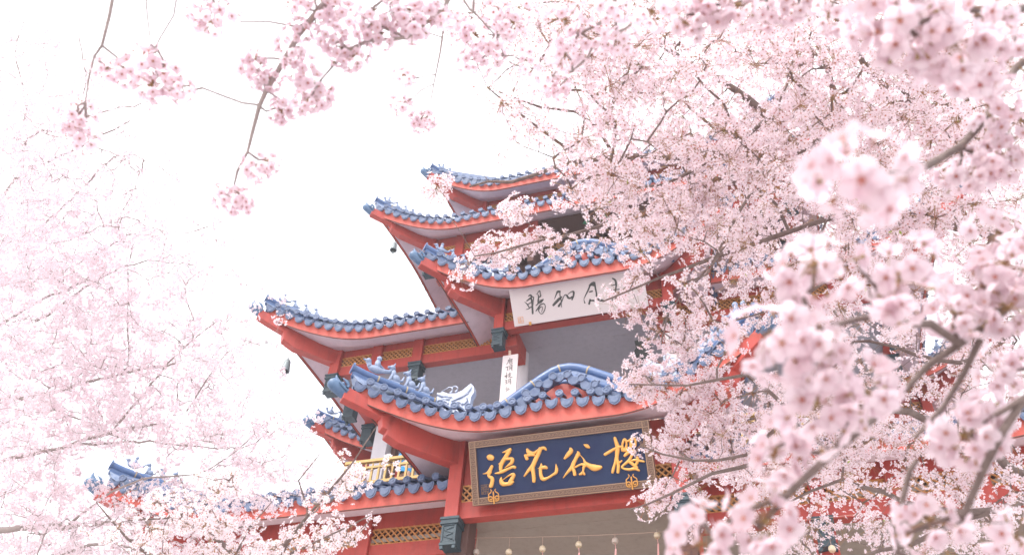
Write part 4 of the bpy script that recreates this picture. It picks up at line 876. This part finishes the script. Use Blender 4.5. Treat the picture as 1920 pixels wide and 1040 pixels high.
# ---- large tree on the right -----------------------------------------------------------
RW = [ # x from 720, y from 0
"01358888888888888888", "00135688888777788888", "00025667787666778888", "00025667777888888888", "00025677888888888888", "00002477888888888888", "00000256787888888888",
"00000236788888888888", "00000000258888888888", "00000000013456645678", "00000000012356534578", "00000000012345534568", "00000000124566665666", "00000000124566666666", "00000000023566666666", "00000000012345534566", "00000000012344544677", "00000000001233455677"]
T2_ = P(2250, 760, 6.6*.94); TR = empty('cherry_tree', (T2_[0], T2_[1], 0), 'dense pink cherry tree filling the right half and covering the pavilion roofs', 'cherry tree')
trunk_to('trunk', (T2_[0], T2_[1], 0), T2_, .24, .15, TR, M['bark'])
RB = [([(2250, 760, 6.6), (2060, 330, 6.4), (1920, 225, 6.2), (1812, 203, 6.0), (1740, 206, 5.9), (1660, 226, 5.8), (1600, 246, 5.8), (1550, 265, 5.8), (1470, 288, 5.8), (1430, 303, 5.8), (1370, 322, 5.8), (1300, 356, 5.8), (1240, 382, 5.8)], .075, .014),
 ([(1470, 288, 5.8), (1400, 290, 6.1), (1370, 283, 6.2), (1320, 292, 6.3), (1200, 296, 6.4), (1130, 297, 6.4), (1050, 310, 6.4), (960, 340, 6.4), (880, 350, 6.4)], .034, .006), ([(1500, 280, 5.8), (1430, 210, 6.0), (1370, 161, 6.1), (1300, 122, 6.2), (1232, 80, 6.2)], .026, .014),
 ([(1590, 248, 5.8), (1575, 205, 5.8), (1552, 130, 5.8), (1535, 80, 5.8), (1518, 20, 5.8)], .022, .009), ([(1682, 215, 5.9), (1650, 160, 5.8), (1620, 118, 5.8), (1597, 70, 5.8), (1580, 40, 5.8), (1500, 28, 5.8)], .024, .008),
 ([(1712, 207, 5.9), (1695, 180, 5.8), (1670, 150, 5.8), (1625, 122, 5.8)], .016, .007), ([(1735, 206, 5.9), (1715, 160, 5.8), (1700, 105, 5.8)], .011, .005), ([(2250, 760, 6.6), (1980, 500, 6.0), (1700, 405, 5.6), (1600, 400, 5.5), (1510, 425, 5.4), (1460, 440, 5.4), (1400, 462, 5.3), (1345, 478, 5.3), (1290, 500, 5.3), (1180, 545, 5.2), (1130, 565, 5.1)], .06, .005),
 ([(1480, 435, 5.4), (1420, 350, 5.5), (1340, 480, 5.2), (1250, 590, 5.1), (1240, 640, 5.0)], .010, .004), ([(1340, 370, 5.7), (1270, 300, 5.7), (1300, 355, 5.7)], .008, .006), ([(1380, 230, 5.9), (1340, 230, 5.9), (1410, 290, 5.9)], .010, .010), ([(1410, 300, 5.8), (1340, 240, 5.9), (1285, 195, 6.0)], .016, .007),
 ([(1250, 382, 5.8), (1160, 410, 5.6), (1120, 425, 5.5), (1060, 440, 5.4), (980, 460, 5.3), (890, 480, 5.2)], .013, .004), ([(1124, 424, 5.5), (1095, 396, 5.5), (1062, 370, 5.5)], .008, .004), ([(1500, 175, 5.5), (1350, 290, 5.5), (1240, 345, 5.5), (1150, 360, 5.5), (1100, 390, 5.5)], .013, .005),
 ([(1150, 290, 5.9), (1120, 240, 5.9), (1080, 210, 5.9), (1010, 200, 5.9), (930, 170, 5.9)], .012, .004), ([(1075, 285, 6), (1010, 240, 6), (960, 200, 6), (915, 165, 6)], .012, .004), ([(2250, 760, 6.6), (2000, 900, 5.5), (1750, 790, 4.9), (1600, 760, 4.8), (1480, 770, 4.8), (1440, 730, 4.8), (1400, 700, 4.8), (1290, 722, 4.8), (1180, 720, 4.8)], .05, .004),
 ([(1480, 770, 4.8), (1400, 850, 4.8), (1300, 860, 4.8), (1200, 835, 4.8)], .012, .004), ([(1440, 860, 4.8), (1330, 890, 4.8), (1260, 920, 4.8), (1180, 955, 4.8)], .012, .003), ([(2000, 900, 5.5), (1850, 960, 5.0), (1700, 940, 5.0), (1580, 900, 5), (1480, 940, 5)], .03, .006), ([(1850, 960, 5.0), (1700, 1020, 5.0), (1560, 1060, 5)], .02, .006),
 ([(1980, 500, 6.0), (1900, 620, 5.6), (1800, 680, 5.4), (1680, 650, 5.3), (1600, 640, 5.3)], .025, .006), ([(1812, 203, 6.0), (1800, 90, 6.2), (1700, 30, 6.3)], .02, .008), ([(1400, 90, 6), (1440, 120, 6), (1425, 60, 6)], .008, .008), ([(1600, 400, 5.5), (1560, 520, 5.4), (1500, 560, 5.3), (1380, 600, 5.2)], .012, .004)]
rng = np.random.default_rng(33); sk = []
RB = [([(u, v, d*(.80+.14*min(1, max(0, v/700)))) for u, v, d in pts], a, b_) for pts, a, b_ in RB]
for pts, a, b_ in RB: sk.append(branch('branch', pts, a, b_, TR, M['bark'], .007, 8, .5))
sk = np.concatenate(sk); px = from_grid(RW, 720, 0, 60, 8, rng)
def line_px(pts, n, sp):
    out = []
    for _ in range(n):
        i = rng.integers(0, len(pts)-1); f = rng.random(); out.append((pts[i][0]+(pts[i+1][0]-pts[i][0])*f+rng.normal()*sp, pts[i][1]+(pts[i+1][1]-pts[i][1])*f+rng.normal()*sp))
    return out
crisp = line_px([(870, 490), (930, 475), (980, 455), (1050, 440)], 16, 14)+line_px([(818, 348), (862, 352)], 3, 8)+line_px([(945, 400), (1000, 390)], 5, 10)+line_px([(1185, 718), (1230, 727), (1300, 735), (1380, 740)], 22, 16)+line_px([(1225, 818), (1260, 835), (1310, 850), (1380, 860)], 17, 11)+line_px([(1180, 955), (1240, 925), (1290, 905)], 10, 12)+line_px([(1275, 800), (1310, 790), (1400, 790)], 14, 14)+line_px([(1290, 640), (1280, 600), (1340, 560)], 9, 16)+line_px([(1118, 548), (1145, 560), (1200, 515)], 5, 6)+line_px([(1230, 330), (1330, 370), (1330, 430), (1250, 420)], 24, 22)+line_px([(1090, 330), (1200, 330)], 8, 14)+[(1215, 635), (1228, 674), (1240, 620), (1270, 660), (1270, 690), (1320, 690), (1440, 780), (1200, 580), (1175, 590), (1310, 560)]
n1 = len(px); cs = np.array([P(u, v, 3.5+1.2*max(0, v)/1040+(2.1+.6*v/1040)*rng.random()**1.1) for u, v in px]+[P(u, v, 4.7+.5*rng.random()) for u, v in crisp])
A_, B_, ra, rb = grow(sk, cs, rng, .0017, .10, .42, .016)
fobj('twigs', twig_mesh(A_, B_, ra, rb, 4), [M['bark']], TR)
rd = .075+.05*rng.random(len(cs)); rd[n1:] *= .8
fobj('crown', cloud(cs, rd, 27, .0195, rng, 1), [M['petal'], M['heart'], M['stem']], TR, 'stuff')
lf = MB()
for i in rng.integers(0, len(cs), 90):
    p = cs[i]+rng.normal(0, .05, 3); a = rng.normal(size=3); a /= np.linalg.norm(a); b_ = np.cross(a, rng.normal(size=3)); b_ /= np.linalg.norm(b_); L = .02+.015*rng.random()
    lf.add([p, p+a*L*.5+b_*L*.22, p+a*L, p+a*L*.5-b_*L*.22], [(0, 1, 2, 3)])
lf.build('leaves', M['leaf'], TR, kind='stuff')
p = P(1850, 320, 5.2); st = MB(); st.tube([p+[-.10, .0, .03], p+[-.03, 0, .0], p+[.04, 0, -.01], p+[.11, .02, .02]], [.015, .05, .055, .02], 9); st.tube([p+[-.05, 0, .03], p+[.03, 0, .10]], .016, 6); st.tube([p+[.1, .02, .02], P(1920, 290, 5.3), P(2000, 250, 5.5)], [.018, .012, .01], 6); st.build('branch', M['bark'], TR)
# ---- low sunlit sprays in front of the skirt roof ------------------------------------
T3_ = P(420, 1500, 5.2); TR = empty('cherry_tree', (T3_[0], T3_[1], 0), 'front-lit cherry with slim upright sprays crossing in front of the lowest roof', 'cherry tree')
trunk_to('trunk', (T3_[0], T3_[1], 0), T3_+np.array([0, 0, -.1]), .09, .05, TR, M['bark'])
SB_ = [([(420, 1500, 5.2), (480, 1200, 5.0), (520, 1050, 4.9), (580, 965, 4.8), (640, 895, 4.7), (665, 865, 4.7), (705, 800, 4.7)], .04, .003), ([(520, 1050, 4.9), (600, 1010, 4.8), (660, 985, 4.8), (695, 965, 4.8)], .008, .003), ([(480, 1200, 5.0), (440, 1040, 5), (470, 985, 5), (510, 940, 5)], .016, .003),
 ([(440, 1040, 5), (380, 990, 5), (330, 970, 5), (240, 975, 5)], .014, .003), ([(480, 1200, 5.0), (330, 1080, 5), (240, 1010, 5), (180, 940, 5)], .02, .003), ([(580, 965, 4.8), (560, 900, 4.8), (600, 850, 4.8)], .006, .003)]
rng = np.random.default_rng(44); sk = []
for pts, a, b_ in SB_: sk.append(branch('branch', pts, a, b_, TR, M['bark'], .003, 6, .3))
sk = np.concatenate(sk)
px = line_px([(500, 1045), (560, 985), (620, 915), (655, 900)], 26, 13)+line_px([(560, 1030), (620, 1010), (670, 985)], 22, 15)+line_px([(250, 960), (330, 950), (400, 975), (440, 1000)], 40, 17)+line_px([(300, 920), (400, 915), (440, 905)], 18, 14)+line_px([(390, 1030), (480, 1035), (590, 1030)], 16, 14)+line_px([(640, 900), (680, 880)], 5, 8)+line_px([(190, 1000), (280, 1030), (350, 1010)], 20, 22)+[(700, 970), (688, 900), (735, 795 if 0 else 870), (480, 985), (640, 860), (470, 925), (520, 925), (600, 905)]
cs = np.array([P(u, v, 4.6+.6*rng.random()) for u, v in px]); A_, B_, ra, rb = grow(sk, cs, rng, .0018, .12, .42, .012)
fobj('twigs', twig_mesh(A_, B_, ra, rb, 4), [M['bark']], TR)
fobj('crown', cloud(cs, .045+.025*rng.random(len(cs)), 12, .0172, rng, 1), [M['petalw'], M['heart'], M['stem']], TR, 'stuff')
# ---- near branches: every umbel an object of its own -----------------------------------
def umbel_mesh(seed, R=.072, n=17, size=.0325, pm='petaln'):
    r = np.random.default_rng(seed); k = np.arange(n)+.5; th = np.arccos(1-1.75*k/n); ph = k*2.39996
    d = np.stack([np.sin(th)*np.cos(ph), np.sin(th)*np.sin(ph), -np.cos(th)], 1)+r.normal(0, .16, (n, 3)); d /= np.linalg.norm(d, axis=1, keepdims=True)
    pos = d*(R*(.72+.42*r.random(n)))[:, None]*np.array([1.05, 1.05, .9]); nr = d+r.normal(0, .28, (n, 3)); parts = []
    for q in range(3): parts.append(scatter(FHI[q], pos[q::3], nr[q::3], size, r))
    nn_ = nr/np.linalg.norm(nr, axis=1, keepdims=True); root = np.array([[0, 0, .012]])+r.normal(0, .006, (n, 3)); mid = (root+pos)*.5+[0, 0, .006]
    e = pos-nn_*size*.28; parts += [stems(root, mid, .0011), stems(mid, e, .0010)]
    for q in range(4):   # bud scales and a young leaf
        a = r.normal(size=3)*[1, 1, .4]; a /= np.linalg.norm(a); parts.append(stems(np.array([[0, 0, .01]]), np.array([a*.02+[0, 0, .01]]), .004))
    V, F, K = merge(parts); return fast('blossom_cluster', V, F, K, [M[pm], M['heart'], M['stem']], True)
UM = [umbel_mesh(100+i) for i in range(6)]; UMs = [umbel_mesh(200+i, .060, 14, .027) for i in range(3)]; UH = [umbel_mesh(300+i, .068, 15, .028, 'petalh') for i in range(5)]
def umbels(items, parent, rng, tilt=.5, pool=None):
    for (u, v, rpx, d) in items:
        p = P(u, v, d); s_ = rpx/FPX*d/.094; me = UM[rng.integers(0, 6)] if rpx > 30 or d < 1.6 else UMs[rng.integers(0, 3)]
        me = pool[rng.integers(0, len(pool))] if pool else me; o = link('blossom_cluster', me, parent, Vector(p)-wloc(parent)); s_ = min(max(s_, .5), 1.25); o.scale = (s_, s_, s_); o.rotation_euler = (rng.normal()*tilt, rng.normal()*tilt, rng.random()*6.28)
def attach(items, sk, parent, material, rng):
    for (u, v, rpx, d) in items:
        c = P(u, v, d)+[0, 0, .01]; j = np.argmin(np.linalg.norm(sk-c, axis=1)); a = sk[j]; q1 = a+(c-a)*.4+rng.normal(0, .008, 3); q2 = a+(c-a)*.75+rng.normal(0, .006, 3)
        m = MB(); m.tube([a, q1, q2, c], [.0036, .0032, .0026, .002], 5); m.build('twig', material, parent)
# overhead tree whose tips hang in at the top
T4_ = P(900, -1500, 3.2); T4b = np.array([2.6, 1.2, 0]); TR = empty('cherry_tree', T4b, 'cherry tree overhead with thin drooping twigs of soft pink clusters hanging in top left', 'cherry tree')
rng = np.random.default_rng(55); tp = P(1700, -420, 2.6); tk = trunk_to('trunk', T4b, (2.3, 1.4, 3.4), .16, .10, TR, M['bark'])
m = MB(); m.tube([tk[-1], np.array([2.1, 1.5, 3.8]), P(1600, -300, 2.6), P(1200, -160, 2.4), P(900, -90, 2.35), P(660, -60, 2.3)], [.10, .07, .045, .035, .025, .012], 8); m.build('branch', M['bark'], TR)
HB = [([(660, -60, 2.3), (625, -10, 2.3), (598, 22, 2.3), (560, 65, 2.3), (535, 110, 2.3), (500, 170, 2.3), (486, 197, 2.3), (472, 250, 2.3), (464, 283, 2.3), (445, 320, 2.3), (438, 352, 2.3)], .0105, .003), ([(486, 197, 2.3), (455, 193, 2.3), (425, 180, 2.3), (380, 165, 2.3)], .0035, .003), ([(598, 30, 2.3), (560, 48, 2.3), (500, 40, 2.3), (450, 41, 2.3)], .004, .0025),
 ([(860, -60, 2.35), (835, 10, 2.35), (810, 35, 2.35), (760, 70, 2.3), (690, 75, 2.3), (655, 95, 2.3), (630, 115, 2.3), (602, 150, 2.3)], .008, .003), ([(760, 70, 2.3), (700, 45, 2.3), (680, 30, 2.3), (725, -5, 2.3)], .004, .004), ([(842, -60, 2.9), (836, 20, 2.9), (832, 60, 2.9), (824, 100, 2.9), (812, 155, 2.9), (805, 205, 2.9)], .0055, .002),
 ([(828, 70, 2.9), (800, 60, 2.9), (775, 50, 2.9)], .003, .002), ([(818, 140, 2.9), (800, 143, 2.9), (785, 146, 2.9)], .0025, .002), ([(812, 158, 2.9), (790, 170, 2.9), (772, 186, 2.9)], .0025, .002), ([(222, -60, 2.3), (205, 30, 2.3), (190, 84, 2.3), (176, 105, 2.3), (165, 150, 2.3), (160, 192, 2.3)], .005, .0025), ([(272, -60, 2.3), (276, 30, 2.3), (283, 84, 2.3)], .003, .002), ([(340, -60, 2.3), (325, 30, 2.3), (300, 70, 2.3), (292, 88, 2.3)], .003, .002), ([(400, -60, 2.3), (402, 0, 2.3), (405, 12, 2.3)], .004, .003),
 ([(830, -60, 2.9), (880, 15, 2.9), (930, 60, 2.9), (960, 80, 2.9)], .005, .003), ([(900, -80, 2.35), (885, 20, 2.6), (930, 70, 2.8), (945, 105, 2.8)], .005, .002), ([(660, -60, 2.3), (400, -110, 2.35), (200, -90, 2.35)], .012, .006), ([(1160, -80, 2.2), (1150, 10, 2.1), (1130, 40, 2.1), (1085, 65, 2.1)], .009, .004), ([(1150, 10, 2.1), (1160, 60, 2.1), (1150, 90, 2.1)], .004, .002), ([(1120, 70, 2.1), (1100, 110, 2.1), (1070, 135, 2.1)], .004, .002)]
sk = []
for pts, a, b_ in HB: sk.append(branch('branch', pts, a, b_*.9, TR, M['barkp'], .0018, 6, .25))  # pale bark puts the fading by lens flare into the branch colour
sk = np.concatenate(sk)
HI = [(270, 118, 46, 2.3), (232, 135, 36, 2.3), (310, 150, 40, 2.3), (340, 165, 32, 2.25), (200, 130, 26, 2.3), (285, 160, 38, 2.25), (145, 215, 36, 2.3), (150, 258, 34, 2.3), (130, 235, 28, 2.3), (372, 22, 34, 2.3), (410, 25, 40, 2.3), (390, 40, 34, 2.25), (478, 135, 34, 2.3), (505, 150, 30, 2.3), (480, 110, 26, 2.3), (545, 100, 34, 2.3), (560, 60, 30, 2.3), (525, 210, 30, 2.3), (540, 205, 24, 2.3),
 (585, 160, 38, 2.3), (600, 185, 34, 2.3), (560, 130, 34, 2.3), (575, 190, 28, 2.25), (640, 90, 38, 2.3), (660, 110, 36, 2.3), (620, 75, 34, 2.3), (600, 20, 40, 2.3), (640, 30, 36, 2.3), (560, 10, 34, 2.3), (700, 20, 36, 2.3), (715, 65, 34, 2.3), (740, 30, 34, 2.3), (690, 60, 28, 2.3), (780, 45, 44, 2.3), (760, 20, 40, 2.3), (805, 20, 38, 2.3), (840, 25, 34, 2.4), (480, 315, 34, 2.3), (500, 305, 24, 2.3), (438, 378, 34, 2.3), (420, 368, 22, 2.3), (455, 375, 22, 2.3),
 (758, 143, 24, 2.9), (750, 195, 27, 2.9), (785, 230, 26, 2.9), (800, 222, 20, 2.9), (890, 70, 34, 2.8), (925, 100, 30, 2.8), (880, 115, 28, 2.8), (905, 120, 26, 2.9), (860, 50, 30, 2.8), (930, 20, 38, 2.7), (960, 45, 34, 2.7), (985, 20, 30, 2.8), (1060, 35, 42, 2.1), (1100, 75, 40, 2.1), (1060, 105, 38, 2.1), (1150, 20, 42, 2.1), (1165, 80, 36, 2.1), (1035, 150, 36, 2.4), (1050, 165, 26, 2.4), (990, 115, 28, 2.6), (1225, 20, 44, 1.9)]
HI = [(a, b_, c*1.14, d) for a, b_, c, d in HI]; umbels(HI, TR, rng, .5, UH); attach(HI, sk, TR, M['barkp'], rng)
# nearest tree, out of focus, on the right
T5b = np.array([1.9, -.3, 0]); TR = empty('cherry_tree', T5b, 'nearest cherry tree with large blurred blossom balls at the right edge', 'cherry tree')
rng = np.random.default_rng(66); tk = trunk_to('trunk', T5b, (1.75, -.1, 1.9), .13, .09, TR, M['bark'])
m = MB(); m.tube([tk[-1], np.array([1.6, .1, 2.3]), P(2500, 500, 1.4), P(2150, 460, 1.35), P(2000, 480, 1.3)], [.09, .06, .03, .016, .0095], 8); m.build('branch', M['bark'], TR)
m = MB(); m.tube([np.array([1.6, .1, 2.3]), P(2600, 100, 1.6), P(2200, -60, 1.6), P(1980, 20, 1.6)], [.05, .03, .022, .012], 8); m.build('branch', M['bark'], TR)
m = MB(); m.tube([P(2500, 500, 1.4), P(2300, 900, 1.35), P(2050, 1180, 1.3), P(1820, 1120, 1.25)], [.025, .018, .011, .007], 8); m.build('branch', M['bark'], TR)
NB = [([(1980, -60, 1.7), (1600, -50, 1.7), (1500, -15, 1.75), (1420, 0, 1.75), (1300, 15, 1.7)], .006, .003), ([(2000, 480, 1.3), (1930, 540, 1.25), (1855, 605, 1.2), (1800, 645, 1.2), (1745, 685, 1.2), (1700, 725, 1.2), (1640, 780, 1.15)], .0074, .0045), ([(1800, 645, 1.2), (1745, 608, 1.15), (1690, 606, 1.12), (1640, 590, 1.1), (1600, 600, 1.1)], .0055, .004), ([(1690, 606, 1.12), (1660, 560, 1.1), (1610, 500, 1.05)], .004, .003), ([(1838, 635, 1.2), (1810, 700, 1.2), (1770, 760, 1.2), (1715, 820, 1.2)], .005, .003),
 ([(1980, 20, 1.6), (1950, 90, 1.6), (1905, 130, 1.6), (1850, 225, 1.55), (1800, 275, 1.5), (1735, 315, 1.4), (1650, 330, .95), (1610, 345, .88)], .009, .0035), ([(2050, -20, 1.6), (1900, 20, 1.4), (1830, 15, 1.3), (1760, 30, 1.15), (1700, 50, 1.1)], .008, .004), ([(2200, 650, 1.35), (1990, 700, 1.2), (1920, 745, 1.1), (1880, 805, 1.1), (1840, 880, 1.1), (1810, 960, 1.1), (1795, 1010, 1.1)], .0068, .004),
 ([(1820, 1120, 1.25), (1680, 1030, 1.2), (1690, 960, 1.2), (1705, 880, 1.2), (1720, 860, 1.2)], .0048, .0034), ([(1820, 1120, 1.25), (1640, 1080, 1.1), (1500, 1060, 1.0), (1400, 1050, 1.0)], .008, .004), ([(1640, 780, 1.15), (1560, 850, 1.05), (1480, 925, 1.0), (1420, 990, 1.0)], .006, .004), ([(1480, 925, 1.0), (1400, 960, 1.0), (1330, 1000, 1.0)], .004, .003), ([(1600, 600, 1.1), (1530, 620, 1.0), (1470, 640, .95)], .004, .003), ([(1920, 745, 1.1), (1880, 770, 1.1), (1820, 800, 1.15)], .004, .003), ([(1810, 960, 1.1), (1750, 980, 1.1), (1700, 1000, 1.1)], .004, .003)]
sk = []
for pts, a, b_ in NB: sk.append(branch('branch', pts, a, b_, TR, M['bark'], .0012, 8, .25))
sk = np.concatenate(sk)
NI = [(1620, 325, 122, .76), (1530, 505, 100, 1.0), (1690, 530, 95, 1.05), (1450, 635, 95, .94), (1540, 660, 75, .96), (1540, 760, 95, 1.0), (1620, 740, 85, 1.05), (1460, 850, 60, 1.05), (1430, 975, 80, .98), (1315, 1015, 66, 1.02), 
 (1840, 545, 70, 1.25), (1885, 500, 70, 1.25), (1790, 590, 60, 1.2), (1890, 580, 70, 1.2), (1870, 440, 60, 1.35), (1810, 820, 75, 1.12), (1850, 790, 50, 1.15), (1700, 60, 95, 1.12), (1780, 90, 90, 1.15), (1640, 50, 70, 1.15), (1850, 40, 70, 1.25), (1830, 130, 70, 1.3), (1890, 110, 60, 1.35), (1860, 200, 55, 1.5), (1800, 330, 50, 1.5), (1860, 300, 55, 1.5), (1900, 260, 50, 1.5), (1740, 985, 75, 1.1), (1900, 1010, 60, 1.2), (1330, 20, 50, 1.7), (1290, 40, 45, 1.7), (1380, 15, 45, 1.7), (1440, 25, 40, 1.8), (1500, 15, 42, 1.8), (1560, 30, 45, 1.6), (1880, 700, 50, 1.3), ]
umbels(NI, TR, rng, .9)
attach(NI, sk, TR, M['bark'], rng)

# ------------------------------------------------------------------ the air
hz = MB(); hz.bb(-60, 60, -60, 60, -1, 32); hzm = bpy.data.materials.new('haze'); hzm.use_nodes = True; hn = hzm.node_tree; hn.nodes.clear()
pv = hn.nodes.new('ShaderNodeVolumePrincipled'); pv.inputs['Color'].default_value = (.97, .95, .96, 1); pv.inputs['Density'].default_value = .0022; pv.inputs['Anisotropy'].default_value = .2
ho = hn.nodes.new('ShaderNodeOutputMaterial'); hn.links.new(pv.outputs[0], ho.inputs['Volume'])
hz.build('haze', hzm, kind='stuff')
